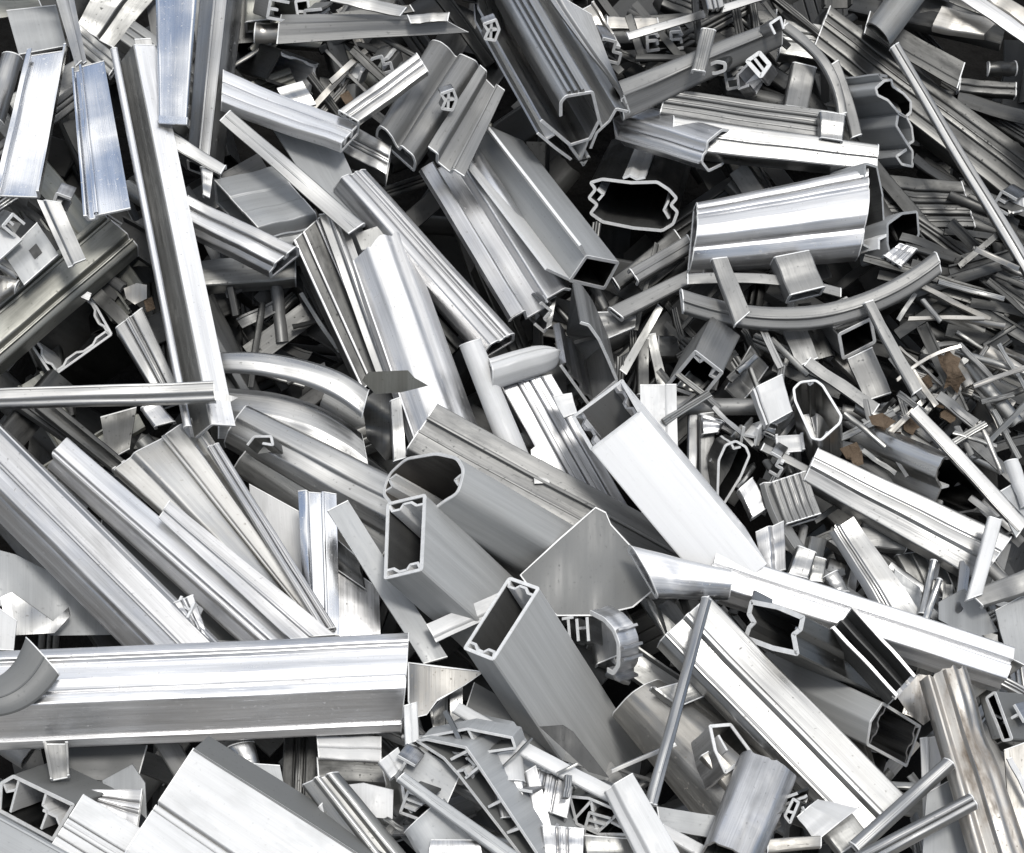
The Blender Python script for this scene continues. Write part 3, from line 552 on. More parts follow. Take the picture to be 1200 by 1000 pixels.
# ---- right of centre
P('light_bar', 'bar', 'light grey bar slanting up from the flat plate to the fluted barrel profile', (715, 360), (730, 372), (818, 312), (826, 324), (125, 120), box(10), 'sa')
P('dull_bar', 'bar', 'dull bar slanting above the light grey bar', (738, 316), (748, 330), (805, 276), (812, 292), (105, 95), cup(10), 'sa', parts={'rib': ribs([.5], 1.5, 2)})
P('dull_bar', 'bar', 'dark bar slanting beside the mouth of the large steep box profile', (718, 326), (726, 338), (790, 270), (798, 282), 75, box(10), 'dk')
P('grey_plate', 'plate', 'flat grey plate lying below the large steep box profile', (676, 368), (746, 366), (700, 402), (744, 384), 100, flat(4), 'sa')
P('thin_plate', 'strip', 'narrow dark strip leaning behind the flat grey plate', (770, 358), (776, 364), (726, 434), (734, 440), 95, flat(4), 'du')
P('upright_strip', 'strip', 'upright dark strip behind the white tube mouth', (748, 398), (760, 398), (748, 462), (760, 462), 85, ang(8), 'dk')
P('upright_strip', 'strip', 'leaning grey strip beside the upright dark strip', (758, 394), (768, 392), (772, 462), (784, 460), 80, flat(4), 'du')
P('dark_box', 'offcut', 'dark box offcut lying level left of the L-mouthed tube', (772, 394), (772, 418), (812, 396), (812, 418), 55, box(20), 'dk')
E('open_profile', 'profile', 'open profile with a curved rim and laddered edge above the white tube mouth', [([(657, 428), (690, 474)], False, 2.6, 0), ([(690, 474), (723, 446), (712, 420), (702, 398), (690, 381), (680, 378)], False, 2.6, 2)], (-10, -58), 175, 50, 'sa', parts={'chamber_wall': [comb((657, 428), (690, 474), 5, 6, -1)]}, pmat='br', group='hollow tubes with open ends')
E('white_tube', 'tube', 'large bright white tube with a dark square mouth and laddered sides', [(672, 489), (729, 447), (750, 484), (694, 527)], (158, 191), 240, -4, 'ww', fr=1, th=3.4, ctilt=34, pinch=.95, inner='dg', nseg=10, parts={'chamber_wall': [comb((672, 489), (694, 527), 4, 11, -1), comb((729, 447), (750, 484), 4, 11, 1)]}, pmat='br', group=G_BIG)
P('white_strip', 'strip', 'upright white flat strip behind the large bright white tube', (750, 452), (792, 452), (752, 600), (796, 600), (185, 165), pr([(0, 0), (.7, 0), (.73, 2), (1, 2)], 10, closed=False), 'wp', group=G_BIG)
P('level_bar', 'bar', 'slim level bar right of the upright white strip', (790, 463), (790, 481), (902, 467), (902, 483), 150, rnd_sec(8), 'sa')
E('l_tube', 'tube', 'dull square tube with L-shaped thin rim right of the dark upright strips', [(782, 452), (815, 412), (846, 436), (822, 466)], (26, -52), 140, 46, 'sa', fr=1, parts={'fin': [[(812, 416), (820, 424), (826, 420)], [(838, 432), (832, 440), (840, 444)]]}, group='hollow tubes with open ends')
P('inner_block', 'offcut', 'small block lodged in the mouth of the L-rimmed square tube', (794, 452), (808, 436), (812, 464), (826, 450), 142, box(8), 'du')
P('leaf_channel', 'channel', 'open V-shaped grey channel right of the L-rimmed square tube', (850, 456), (880, 406), (868, 472), (900, 430), 130, pr([(0, 0), (.5, -22), (1, 0)], 10, closed=False), 'sa')
P('upright_bar', 'bar', 'thin upright bar below the slim level bar', (808, 478), (818, 478), (806, 560), (816, 560), 140, cup(6), 'an')
P('upright_bar', 'bar', 'pale upright bar right of the thin upright bar', (820, 486), (836, 484), (822, 590), (838, 590), 145, box(10), 'sa')
P('small_cube', 'offcut', 'small pale offcut below the slim level bar', (822, 486), (848, 494), (824, 508), (842, 506), 158, cup(8), 'br', group=G_SM)
E('spade_profile', 'profile', 'dark spade-shaped hollow end among the small offcuts', [(840, 604), (842, 540), (850, 522), (862, 517), (874, 524), (878, 534), (868, 558)], (-14, -10), 150, 68, 'dk', th=2.2, group='hollow tubes with open ends', parts={'fin': [[(856, 518), (860, 526), (868, 524)]]})
P('white_offcut', 'offcut', 'small white slanted offcut beside the dark spade-shaped end', (866, 574), (882, 560), (882, 606), (900, 594), 185, box(12), 'br', group=G_SM)

P('grooved_bar', 'bar', 'white rounded capsule-shaped bar with one groove at the centre of the heap', (574, 416), (580, 448), (648, 395), (668, 420), (205, 195), pr([(0, -14), (.1, -5), (.24, -1), (.3, -4), (.36, 0), (.55, 2), (.8, -5), (1, -18)], 22, 2.6, 2), 'wp', roundB=.62, nseg=20, parts={'rib': ribs([.3], 1, 2, -4)})
P('white_rod', 'bar', 'white half-round bar leaning between the crushed channel and ribbed profile', (541, 404), (564, 397), (604, 566), (632, 560), (205, 165), rnd_sec(10), 'wp', group=G_BIG)
P('ribbed_profile', 'profile', 'bright ribbed profile with three lines left of the white tube', (588, 452), (646, 440), (672, 606), (738, 598), (168, 140), grooves([.3, .55, .8], 24, gw=3), 'br', group=G_BIG, parts={'rib': ribs([.42, .68], 1.5, 2)})
P('white_chip', 'offcut', 'small white chip beside the laddered edge of the white tube', (648, 466), (670, 462), (660, 490), (676, 484), 200, flat(3), 'wp', group=G_SM)
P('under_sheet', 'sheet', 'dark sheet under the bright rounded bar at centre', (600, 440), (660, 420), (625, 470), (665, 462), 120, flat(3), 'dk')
# ---- middle left
P('crushed_channel', 'channel', 'bright crushed channel with a torn top edge and soft creases', (410, 306), (476, 262), (497, 560), (578, 542), (168, 180), pr([(0, -22), (.06, -14), (.24, -4), (.33, 2), (.5, 5), (.62, 3), (.7, -3), (.84, -8), (1, -22)], 14, 2.6, 3, closed=False), 'bb', dent=15, torn=6, nseg=22, group=G_BIG, parts={'fold': web(.02, -16, .06, -4)})
plate('torn_flap', 'scrap', 'dull torn flap inside the top of the crushed channel', [(416, 274), (446, 264), (464, 268), (448, 284), (424, 294)], 150, 'du')
P('round_profile', 'profile', 'long rounded profile with fine ribs running down to the white capsule bar', (428, 196), (392, 214), (602, 388), (566, 410), (150, 165), pr([(0, -8), (.14, -3), (.18, -6), (.3, -1), (.34, -4), (.48, -4), (.55, 1), (.75, 2), (1, -16)], 28, 2.6, 1.5), 'br', group=G_BIG, parts={'rib': ribs([.18, .34], 1.2, 2, -4)})
P('dark_profile', 'profile', 'dark-faced profile with two thin bright ribs left of the crushed channel', (388, 244), (344, 284), (462, 420), (424, 458), (130, 125), grooves([.4, .75], 26), 'dk', group=G_BIG, parts={'rib': ribs([.38, .73, .97], 2.5, 2.5)}, pmat='br')
P('light_strip', 'strip', 'light grey strip between the dark-faced profile and the crushed channel', (402, 250), (374, 252), (468, 440), (444, 446), (150, 145), pr([(0, 0), (.35, 0), (.4, 4), (.6, 4), (.65, 0), (1, 0)], 10, closed=False), 'an', group=G_BIG, parts={'rib': ribs([.5], 1.5, 3, 4)})
plate('olive_leaf', 'scrap', 'dark olive torn sheet scrap shaped like a leaf on the crushed channel', [(424, 446), (432, 436), (478, 434), (486, 443), (502, 452), (470, 460), (440, 462)], 245, 'ol', dent=3, tilt=(0, -.8))
P('pale_sheet', 'sheet', 'pale flat sheet wedge under the short white ribbed profile', (318, 150), (400, 176), (398, 272), (440, 262), (118, 130), flat(3), 'lg')
P('narrow_strip', 'strip', 'narrow bright strip with a small pinhole sloping over the pale flat sheet', (270, 130), (258, 142), (426, 262), (408, 274), (165, 168), ang(8), 'an', group=G_BIG, parts={'rib': ribs([.5], 1, 1.5)})
P('striped_box', 'profile', 'wide finely striped light panel profile lying left of the pale flat sheet', (252, 212), (320, 286), (322, 196), (386, 270), (125, 120), pr([(0, 0), (.26, 0), (.28, -1.5), (.5, -1.5), (.52, 0), (.74, 0), (.76, -10), (.78, -24), (1, -30)], 40, 2.6, 1), 'lg', roll=24, group=G_BIG, parts={'rib': ribs([.27, .51, .9], 1, 1.6, -2)})
P('bright_profile', 'profile', 'bright ribbed profile with a stepped end below the striped panel profile', (222, 228), (208, 260), (348, 288), (316, 314), (160, 165), pr([(0, -8), (.08, 0), (.35, 0), (.38, -7), (.48, -7), (.51, 1), (.8, 1), (.84, -6), (1, -10)], 26, 2.6, 1), 'br', group=G_BIG, parts={'rib': ribs([.43], 1.5, 2, -7)})
P('box_offcut', 'offcut', 'dull box offcut under the bright stepped ribbed profile', (228, 308), (228, 336), (346, 292), (346, 326), 75, box(26), 'du')
P('dull_rail', 'bar', 'dull level bar below the box offcut, right of the longest steep bar', (262, 418), (260, 432), (300, 414), (300, 426), 60, box(14), 'dk')
# ---- curved sheet and wide pale profile
P('curved_sheet', 'sheet', 'smooth curved bright sheet with a dark gap below the dark hollow', (258, 412), (256, 436), (432, 456), (424, 488), (172, 172), pr([(0, -7), (.12, -1), (.5, 1), (.9, 0), (1, -4)], 6, closed=False), 'an', bend=(12, -14), nseg=20, group=G_BIG)
P('curved_sheet', 'sheet', 'broad curved sheet with a bright swoosh under the smooth curved sheet', (258, 452), (256, 512), (424, 506), (436, 575), (145, 145), pr([(0, -10), (.15, -2), (.5, 2), (1, -6)], 8, closed=False), 'an', bend=(12, -13), nseg=20, group=G_BIG)
P('wide_profile', 'profile', 'wide pale profile with scratches and a pinhole left of the dark oval mouth', (290, 474), (262, 512), (496, 574), (452, 618), (155, 175), pr([(0, -6), (.08, 0), (.45, 2), (.5, -1), (.8, -2), (1, -14)], 30, 2.6, 2), 'an', dent=2.5, nseg=14, group=G_BIG, parts={'rib': ribs([.47], 1, 2)})
P('round_profile', 'profile', 'dark rounded profile under the wide pale scratched profile', (306, 512), (272, 542), (474, 610), (440, 660), (150, 150), pr([(0, 2), (.4, 0), (.75, -10), (1, -26)], 32, 2.6, 3), 'du', group=G_BIG)
E('end_hook', 'offcut', 'small black-mouthed hook at the top of the dark rounded profile', [([(290, 522), (298, 512), (318, 512), (320, 522), (308, 520)], False, 2.4, 2)], (14, 12), 178, 45, 'du')
plate('crumpled_sheet', 'scrap', 'crumpled dark sheet between the crushed channel and the dark oval mouth', [(424, 470), (440, 458), (476, 462), (484, 490), (476, 536), (452, 540), (430, 514)], 150, 'dk', dent=22)
P('fold_strip', 'strip', 'thin folded strip standing right of the crumpled dark sheet', (458, 470), (470, 466), (462, 540), (476, 536), 172, ang(8), 'an')
# ---- centre
P('broad_sheet', 'profile', 'broad grey stepped profile running from the crumpled sheet under the white tube', (512, 474), (478, 524), (836, 648), (796, 700), (198, 186), pr([(0, 0), (.3, 0), (.33, -6), (.6, -6), (.63, 0), (1, -4)], 24, 2.6, 1.5), 'sa', dent=2, nseg=14, group=G_BIG, parts={'rib': ribs([.33, .63], 1.5, 2)})
P('torn_shard', 'scrap', 'small pale torn shard standing on the broad grey stepped profile', (622, 528), (630, 522), (626, 566), (652, 566), 190, flat(3), 'an', torn=5)
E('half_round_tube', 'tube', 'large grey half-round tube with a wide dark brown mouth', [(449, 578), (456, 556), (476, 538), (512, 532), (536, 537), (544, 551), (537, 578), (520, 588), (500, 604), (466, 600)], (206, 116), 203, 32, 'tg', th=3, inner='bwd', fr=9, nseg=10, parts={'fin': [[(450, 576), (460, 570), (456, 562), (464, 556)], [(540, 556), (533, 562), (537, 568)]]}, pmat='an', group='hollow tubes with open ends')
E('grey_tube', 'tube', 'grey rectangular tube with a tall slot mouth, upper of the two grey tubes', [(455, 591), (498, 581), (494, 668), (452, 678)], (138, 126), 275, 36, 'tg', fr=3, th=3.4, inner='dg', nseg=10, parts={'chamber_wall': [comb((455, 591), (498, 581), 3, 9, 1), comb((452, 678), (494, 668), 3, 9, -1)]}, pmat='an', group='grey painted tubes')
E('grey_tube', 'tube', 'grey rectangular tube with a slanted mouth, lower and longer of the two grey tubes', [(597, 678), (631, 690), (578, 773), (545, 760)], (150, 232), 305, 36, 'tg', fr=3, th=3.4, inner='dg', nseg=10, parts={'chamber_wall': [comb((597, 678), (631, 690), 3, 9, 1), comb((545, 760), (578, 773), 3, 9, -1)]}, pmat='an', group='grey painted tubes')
plate('curved_plate', 'plate', 'curved grey plate fanning up behind the lower grey tube', [(609, 674), (654, 632), (698, 594), (710, 600), (716, 614), (740, 640), (766, 692), (742, 712), (700, 722), (652, 722), (628, 700)], 246, 'gp', curl=lambda u, v: -.0022 * ((u - 700) ** 2) * (1 if u > 700 else .35), dent=1.5, rim=True)
plate('cut_flap', 'scrap', 'small ragged cut flap left open on the lower grey tube', [(632, 852), (660, 850), (672, 858), (714, 912), (690, 905)], 312, 'dg', dent=2)
P('white_strip', 'strip', 'short white strip between the two grey tubes', (500, 732), (512, 752), (586, 694), (598, 712), (284, 284), pr([(0, 0), (.7, 0), (.75, -3), (1, -3)], 8, closed=False), 'wp')
P('flat_strip', 'strip', 'flat dull strip slanting down left of the upper grey tube', (408, 588), (384, 600), (524, 770), (496, 778), (262, 262), flat(4), 'lg', group=G_BIG)
P('mirror_strip', 'strip', 'mirror-bright upright strip with bluish reflections left of the flat dull strip', (350, 574), (394, 580), (358, 745), (398, 745), (205, 215), pr([(0, -6), (.2, 0), (.24, -5), (.62, -3), (.66, 2), (1, 0)], 10, closed=False), 'mi', dent=3, nseg=14, group=G_BIG, parts={'rib': ribs([.64], 1.5, 2, 2)})
P('pale_plate', 'plate', 'pale bluish panel right of the mirror-bright strip', (392, 655), (444, 690), (392, 748), (446, 748), 190, flat(3), 'br')
P('dark_prism', 'offcut', 'small dark prism end above the pale bluish panel', (394, 632), (420, 655), (396, 668), (428, 690), 196, box(12), 'dk')
P('white_sheet', 'sheet', 'white sheet showing through behind the mirror-bright strip', (292, 568), (350, 600), (300, 660), (360, 700), 140, flat(3), 'wp')
# ---- lower left
P('long_profile', 'profile', 'long pale double-banded profile falling from the left edge to the wide level profile', (-40, 456), (-48, 556), (262, 756), (152, 756), (235, 265), pr([(0, -8), (.05, 0), (.1, -4), (.42, -4), (.46, -9), (.5, -2), (.72, 2), (.76, -8), (.8, -10), (1, -34)], 40, 2.8, 1.5), 'br', nseg=10, group=G_BIG, parts={'rib': ribs([.05, .46], 1.5, 2, -3)})
P('long_profile', 'profile', 'long smooth white profile right of the double-banded one, with a ragged top end', (78, 512), (54, 540), (352, 748), (290, 752), (215, 235), pr([(0, -3), (.55, 0), (.6, -4), (.7, -4), (.75, -10), (1, -18)], 28, 2.8, 1.5), 'bb', torn=4, nseg=10, group=G_BIG, parts={'rib': ribs([.65], 1.5, 2, -4)})
P('overlap_strip', 'strip', 'pale strip with a square end lying against the long smooth white profile', (199, 587), (186, 606), (392, 744), (340, 748), (235, 250), pr([(0, 0), (.5, 0), (.55, -4), (1, -3)], 10, closed=False), 'br', group=G_BIG, parts={'rib': ribs([.52], 1.5, 2)})
P('fan_profile', 'profile', 'golden fan-shaped profile with creases narrowing to the lower right', (232, 486), (134, 546), (394, 742), (338, 728), (185, 215), pr([(0, -14), (.08, -2), (.13, -8), (.22, 0), (.38, -2), (.42, -7), (.75, 0), (.8, -6), (1, -10)], 26, 2.6, 1.5), 'gd', nseg=12, group=G_BIG, parts={'rib': ribs([.08, .22, .42], 1.5, 2, -1)})
P('thin_rail', 'strip', 'thin ribbed strip along the right side of the golden fan-shaped profile', (256, 520), (244, 524), (392, 735), (376, 738), (200, 228), grooves([.5], 8, gw=3), 'br', parts={'rib': ribs([.2, .8], 1.5, 2)})
plate('cut_plate', 'plate', 'dull grey plate with cut lines below the double-banded profile at the left edge', [(-20, 640), (18, 650), (62, 672), (142, 744), (60, 745), (20, 720), (-20, 700)], 170, 'lg', dent=3)
plate('folded_plate', 'plate', 'small folded dark-edged plate on the dull grey plate', [(0, 700), (14, 694), (62, 728), (80, 712), (82, 722), (64, 742), (10, 745)], 185, 'an', dent=4)
P('white_plate', 'plate', 'white plate at the left edge above the wide level profile', (-20, 700), (20, 728), (-20, 760), (16, 762), 240, flat(3), 'wp')
P('small_clip', 'clip', 'small white clip with slots beside the double-banded profile', (204, 706), (226, 698), (222, 728), (244, 748), 262, grooves([.35, .6], 8), 'br', group=G_SM, parts={'rib': ribs([.5], 1.5, 2)})
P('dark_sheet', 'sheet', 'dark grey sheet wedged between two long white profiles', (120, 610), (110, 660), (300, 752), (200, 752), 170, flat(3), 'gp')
P('level_profile', 'profile', 'widest level profile, banded bright with a dark underside, from the left edge', (-40, 762), (-40, 866), (479, 739), (472, 843), (320, 318),
  pr([(0, -18), (.02, -8), (.12, 0), (.15, -4), (.19, -7), (.24, -5), (.4, 2), (.5, -2), (.53, -7), (.55, -3), (.57, 1), (.66, 3), (.69, -3), (.8, -22), (.93, -42), (.95, -38), (1, -46)], 50, 3, 1.2), 'bb', nseg=14, dent=1.5, group=G_BIG, parts={'rib': ribs([.15, .54], 1.5, 2, -4), 'end_lip': lambda W: [[([(.6 * W, 3.4), (.7 * W, -2)], False, 2, 0)]][:0]})
P('curled_strip', 'strip', 'grey curled strip end resting on the widest level profile', (-40, 800), (-30, 838), (30, 746), (68, 788), (345, 345), rnd_sec(9, back=False), 'gp', bend=(8, 14), nseg=18, parts={'crease': web(.55, 0, .6, 1)})
P('panel_profile', 'profile', 'big white panel profile with a dark groove at the bottom edge', (240, 858), (146, 1000), (470, 1002), (350, 1150), (345, 345), pr([(.14, -26), (.145, 0), (.18, 0), (.575, 0), (.58, -14), (.61, -14), (.615, 0), (.64, 0), (.645, -5), (.655, -5), (.66, 0), (.97, 0), (1, -3)], 60, 2.8, .8, closed=False), 'wp', group=G_BIG, parts={'flange': web(-.04, -34, .135, -3), 'rib': ribs([.15], 1, 2)}, pmat='gp')
P('panel_profile', 'profile', 'smaller white grooved panel end left of the big white panel', (98, 932), (60, 992), (220, 1004), (170, 1060), (330, 330), grooves([.45, .62, .8], 26, gw=4, gd=10), 'wp', group=G_BIG, parts={'rib': ribs([.53], 1.5, 2)})
E('chambered_tube', 'tube', 'dull grey tube with several dark chambers at the bottom left', [(2, 918), (16, 910), (86, 944), (62, 984), (0, 950)], (60, -22), 275, 50, 'gp', fr=1.5, parts={'chamber_wall': [[(22, 914), (12, 952)], [(54, 930), (50, 944), (56, 950), (48, 972)], [(50, 950), (66, 958), (70, 968)], [(4, 918), (8, 928), (18, 926)]]}, pmat='an', group='hollow tubes with open ends')
P('pale_strip', 'strip', 'pale bluish strip across the bottom left corner', (-30, 938), (-50, 990), (110, 1016), (80, 1060), 345, pr([(0, -6), (.08, 0), (1, 0)], 10, closed=False), 'lg', parts={'rib': ribs([.08], 2, 2)})
P('l_bracket', 'bracket', 'small slotted grey bracket under the widest level profile', (52, 870), (78, 870), (60, 912), (80, 908), 300, chan(10), 'sa', parts={'lip': web(0, 0, .1, 0)}, group='small brackets')
P('dull_plate', 'plate', 'dull grey plate in shade under the widest level profile', (76, 872), (82, 912), (172, 874), (160, 918), 240, flat(3), 'gp')
plate('bent_plate', 'plate', 'bent pale plate left of the big white panel', [(120, 915), (155, 896), (170, 918), (172, 960), (150, 940), (122, 925)], 268, 'lg', dent=5)
P('ribbed_offcut', 'offcut', 'pale ribbed offcut between the two white panels', (106, 926), (116, 946), (166, 926), (160, 970), 285, grooves([.35, .65], 14, gw=4), 'br', group=G_SM, parts={'rib': ribs([.5], 2, 2)})
P('dark_profile', 'profile', 'dull upright ribbed profile in the shade under the right end of the level profile', (334, 862), (374, 862), (330, 940), (372, 940), 225, grooves([.3, .6], 20, gw=4), 'dk', parts={'rib': ribs([.45], 2, 2)})
P('pale_chip', 'offcut', 'pale lilac chip left of the upright shaded profile', (296, 896), (328, 898), (304, 924), (334, 926), 290, flat(3), 'lg', group=G_SM)
P('round_chip', 'offcut', 'rounded lilac scrap just right of the peak of the big white panel', (268, 874), (296, 868), (282, 900), (304, 896), 270, rnd_sec(8), 'an', group=G_SM)
# ---- bottom middle
P('striped_profile', 'profile', 'narrow profile with a dark stripe falling to the bottom edge', (396, 904), (356, 916), (490, 1016), (438, 1026), (335, 335), pr([(0, -6), (.18, 0), (.3, 0), (.34, -10), (.5, -10), (.54, 0), (.66, 0), (.7, -8), (1, -14)], 24, 2.4, 1), 'du', group=G_BIG, parts={'rib': ribs([.24, .6], 1.5, 2)}, pmat='br')
P('white_bar', 'bar', 'short white bar tucked under the narrow dark-striped profile', (388, 932), (374, 946), (442, 996), (424, 1012), 325, box(12), 'wp')
plate('white_plate', 'plate', 'square pale plate at the bottom, right of the narrow dark-striped profile', [(408, 920), (426, 918), (461, 926), (460, 960), (438, 958)], 308, 'wp', dent=1)
P('banded_offcut', 'offcut', 'white banded offcut below the right end of the widest level profile', (372, 864), (374, 888), (446, 864), (446, 892), 268, grooves([.5], 12, gw=3), 'wp', group=G_SM)
P('dark_box', 'offcut', 'dark box offcut below the white banded offcut', (372, 888), (374, 914), (446, 893), (452, 918), 262, box(24), 'dk')
P('white_cube', 'offcut', 'small bright white cube-like offcut with a groove near the bottom centre', (445, 893), (466, 877), (458, 911), (476, 897), 318, grooves([.5], 12, gw=2), 'wp', group=G_SM)
E('lattice_profile', 'profile', 'long flat profile whose cut end shows a row of dark cells, bottom centre', [([(489, 868), (500, 866), (546, 876), (560, 896), (632, 1004), (612, 1004), (538, 908), (520, 888)], True, 2.4, 1)], (70, -36), 320, 52, 'lg', inner='gp', parts={'web': [[(528, 890), (548, 880)], [(545, 912), (562, 898)], [(572, 946), (588, 938)], [(594, 976), (610, 970)], [(536, 904), (544, 902), (548, 910)]]}, pmat='an', group=G_BIG)
E('lattice_profile', 'profile', 'short flat profile with two dark cells above the row of cells, bottom centre', [([(496, 864), (548, 854), (600, 864), (604, 876), (548, 884), (510, 880)], True, 2.2, 1)], (14, -14), 318, 60, 'lg', inner='gp', parts={'web': [[(548, 854), (562, 882)]]}, pmat='an')
P('grey_wing', 'plate', 'grey wing plate left of the row of dark cells', (480, 870), (468, 900), (540, 905), (520, 950), 314, flat(3), 'lg')
P('slat', 'strip', 'dull slat slanting down from the white cube to the bottom edge', (474, 906), (466, 914), (612, 1004), (600, 1014), 345, cup(6), 'lg', parts={'rib': ribs([.5], 1, 2)})
P('curled_offcut', 'offcut', 'grey curled offcut at the bottom edge left of the row of cells', (476, 972), (520, 934), (500, 1012), (560, 990), 328, rnd_sec(10), 'lg')
P('pale_wedge', 'offcut', 'pale wedge under the grey curled offcut at the bottom edge', (505, 985), (560, 985), (500, 1015), (570, 1015), 335, flat(3), 'br')
E('triangle_end', 'profile', 'small triangular profile end left of the dull slat', [([(470, 912), (498, 926), (482, 952), (474, 940)], True, 2.4, 1)], (-14, 6), 318, 60, 'du', parts={'web': [[(484, 920), (478, 946)]]})
plate('bent_sheet', 'sheet', 'yellowish bent sheet with a lifted edge right of the widest level profile', [(478, 776), (520, 781), (568, 787), (545, 803), (512, 822), (500, 838), (484, 842), (478, 822)], 285, 'tn', curl=lambda u, v: .004 * (u - 520) ** 2, dent=2, rim=True)
P('upright_post', 'strip', 'light upright strip below the yellowish bent sheet', (527, 806), (542, 800), (528, 862), (542, 862), 245, flat(3), 'an')
P('upright_post', 'strip', 'dull upright strip left of the light upright strip below the bent sheet', (505, 830), (524, 812), (510, 862), (524, 862), 240, chan(10), 'du')
P('blunt_block', 'offcut', 'white block ends stacked at the right tip of the widest level profile', (474, 828), (488, 824), (476, 872), (490, 868), 312, grooves([.5], 10, gw=2), 'wp', group=G_SM)
P('thin_white_bar', 'bar', 'short thin white bar beneath the mouth of the lower grey tube', (538, 824), (531, 834), (586, 850), (578, 862), 300, box(6), 'wp')
P('thin_white_bar', 'bar', 'long thin white bar sloping under the foot of the lower grey tube', (608, 866), (602, 880), (724, 926), (716, 940), 332, box(7), 'wp', group=G_BIG)
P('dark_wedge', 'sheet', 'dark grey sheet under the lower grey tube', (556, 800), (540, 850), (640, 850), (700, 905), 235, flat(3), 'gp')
P('half_tube', 'offcut', 'small white half-round offcut by the row of dark cells', (578, 884), (612, 880), (580, 914), (616, 914), 334, rnd_sec(12), 'wp', group=G_SM)
P('pale_block', 'offcut', 'pale block below the small white half-round offcut', (580, 916), (612, 914), (588, 958), (616, 956), 330, box(16), 'br', group=G_SM)
P('ribbed_block', 'offcut', 'pale ribbed block right of the white half-round offcut', (626, 900), (672, 916), (618, 942), (664, 958), 322, grooves([.3, .6], 20, gw=4), 'br', group=G_SM, parts={'rib': ribs([.15, .45], 2, 2)})
P('ribbed_block', 'offcut', 'pale ribbed block standing at the bottom edge left of the white leaning bar', (636, 968), (684, 972), (640, 1010), (682, 1012), 334, grooves([.35, .6], 20, gw=4), 'br', group=G_SM, parts={'rib': ribs([.45], 2, 2)})
P('sheet_strip', 'strip', 'pale curved strip between the two pale ribbed blocks', (616, 905), (628, 898), (634, 990), (650, 984), 326, ang(10), 'br')
E('truss_end', 'profile', 'small profile end with triangular truss webs left of the white leaning bar', [([(668, 934), (690, 936), (728, 952), (736, 978), (702, 978), (676, 966)], True, 2.4, 1)], (24, -26), 316, 56, 'du', parts={'web': [[(672, 962), (692, 940)], [(692, 938), (700, 976)], [(700, 976), (724, 954)], [(716, 964), (732, 972)]]}, pmat='an')
P('grey_box', 'offcut', 'grey box end at the bottom edge under the truss-webbed profile', (684, 980), (740, 984), (690, 1012), (744, 1014), 318, box(20), 'du')
P('leaning_bar', 'bar', 'white leaning bar at the bottom edge, right of the truss-webbed profile', (741, 907), (712, 924), (806, 1018), (768, 1036), (362, 362), pr([(0, 0), (.72, 0), (.78, -8), (1, -12)], 22, 2.6, 1.2), 'wp', group=G_BIG)
# ---- bottom right
P('thin_rod', 'rod', 'thin grey rod standing nearly upright in front of the lower grey tube', (824, 699), (834, 702), (757, 940), (770, 942), (330, 345), pr([(0, -3), (.3, 0), (.55, 1), (.62, -2), (1, -4)], 8, 2, 1), 'an', group=G_BIG, parts={'rib': ribs([.6], 1, 1.6)})
E('curl_clip', 'clip', 'curled C-shaped clip right of the lower grey tube', [([(692, 718), (708, 726), (719, 738), (725, 754), (725, 780), (719, 789), (712, 785)], False, 4.5, 4)], (22, -6), 275, 32, 'bb', closed=False, parts={'rib': [[(727, 760), (731, 760)], [(727, 774), (731, 774)], [(722, 741), (725, 738)]], 'end_lip': [[(720, 789), (720, 795), (726, 798)]]}, pmat='br')
E('t_fitting', 'bracket', 'small fitting with T and H shaped cut walls beside the lower grey tube', [([(659, 726), (672, 724)], False, 2.6, 0), ([(666, 726), (668, 752)], False, 2.4, 0), ([(676, 726), (678, 752)], False, 2.6, 0), ([(688, 724), (690, 752)], False, 2.6, 0)], (20, 6), 256, 50, 'an', parts={'web': [[(677, 737), (689, 736)]]}, pmat='br')
P('dull_block', 'offcut', 'dull folded block behind the curled clip', (690, 716), (716, 700), (700, 778), (724, 768), 235, cup(14), 'sa')
P('convex_profile', 'profile', 'broad rounded beige profile lying behind the thin upright rod', (776, 792), (720, 822), (918, 892), (838, 966), (255, 285), pr([(0, -16), (.1, -5), (.35, 0), (.6, -4), (.75, -12), (1, -34)], 44, 2.8, 3), 'tn', group=G_BIG, nseg=10)
P('open_tray', 'channel', 'open tray-like channel end crossing behind the thin upright rod', (765, 806), (842, 784), (792, 826), (836, 808), 282, chan(16), 'du', parts={'rim': lambda W: [[([(0, 1), (0, 4)], False, 2.6, 0)], [([(W, 1), (W, 4)], False, 2.6, 0)]]}, pmat='an')
P('dark_tray', 'channel', 'dull channel running up from the open tray toward the white flat piece', (690, 756), (720, 740), (790, 826), (820, 808), 225, chan(14), 'du')
P('folded_sheet', 'sheet', 'folded grey sheet behind the rod, below the white flat piece', (750, 690), (778, 742), (800, 742), (805, 800), 218, flat(3), 'du')
E('hex_tube', 'tube', 'short pale hexagonal tube with open mouth at the end of the rounded beige profile', [(832, 852), (856, 850), (881, 884), (850, 906), (838, 880)], (-26, 24), 300, 44, 'br', fr=1, group='hollow tubes with open ends', parts={'fin': [[(842, 862), (852, 880)]]})
P('tray_lip', 'strip', 'tan folded strip below the pale hexagonal tube', (822, 886), (836, 878), (858, 930), (880, 920), 296, ang(12), 'tn')
P('wide_profile', 'profile', 'wide pale profile with raised central line, running to the bottom right', (832, 698), (776, 748), (1068, 938), (1004, 984), (300, 305), pr([(0, -8), (.04, 0), (.44, 0), (.47, 5), (.52, 5), (.55, -3), (.86, -5), (.89, 0), (1, -10)], 34, 2.8, 1), 'an', dent=2, nseg=14, group=G_BIG, parts={'rib': ribs([.06, .92], 2, 2.5, -2)})
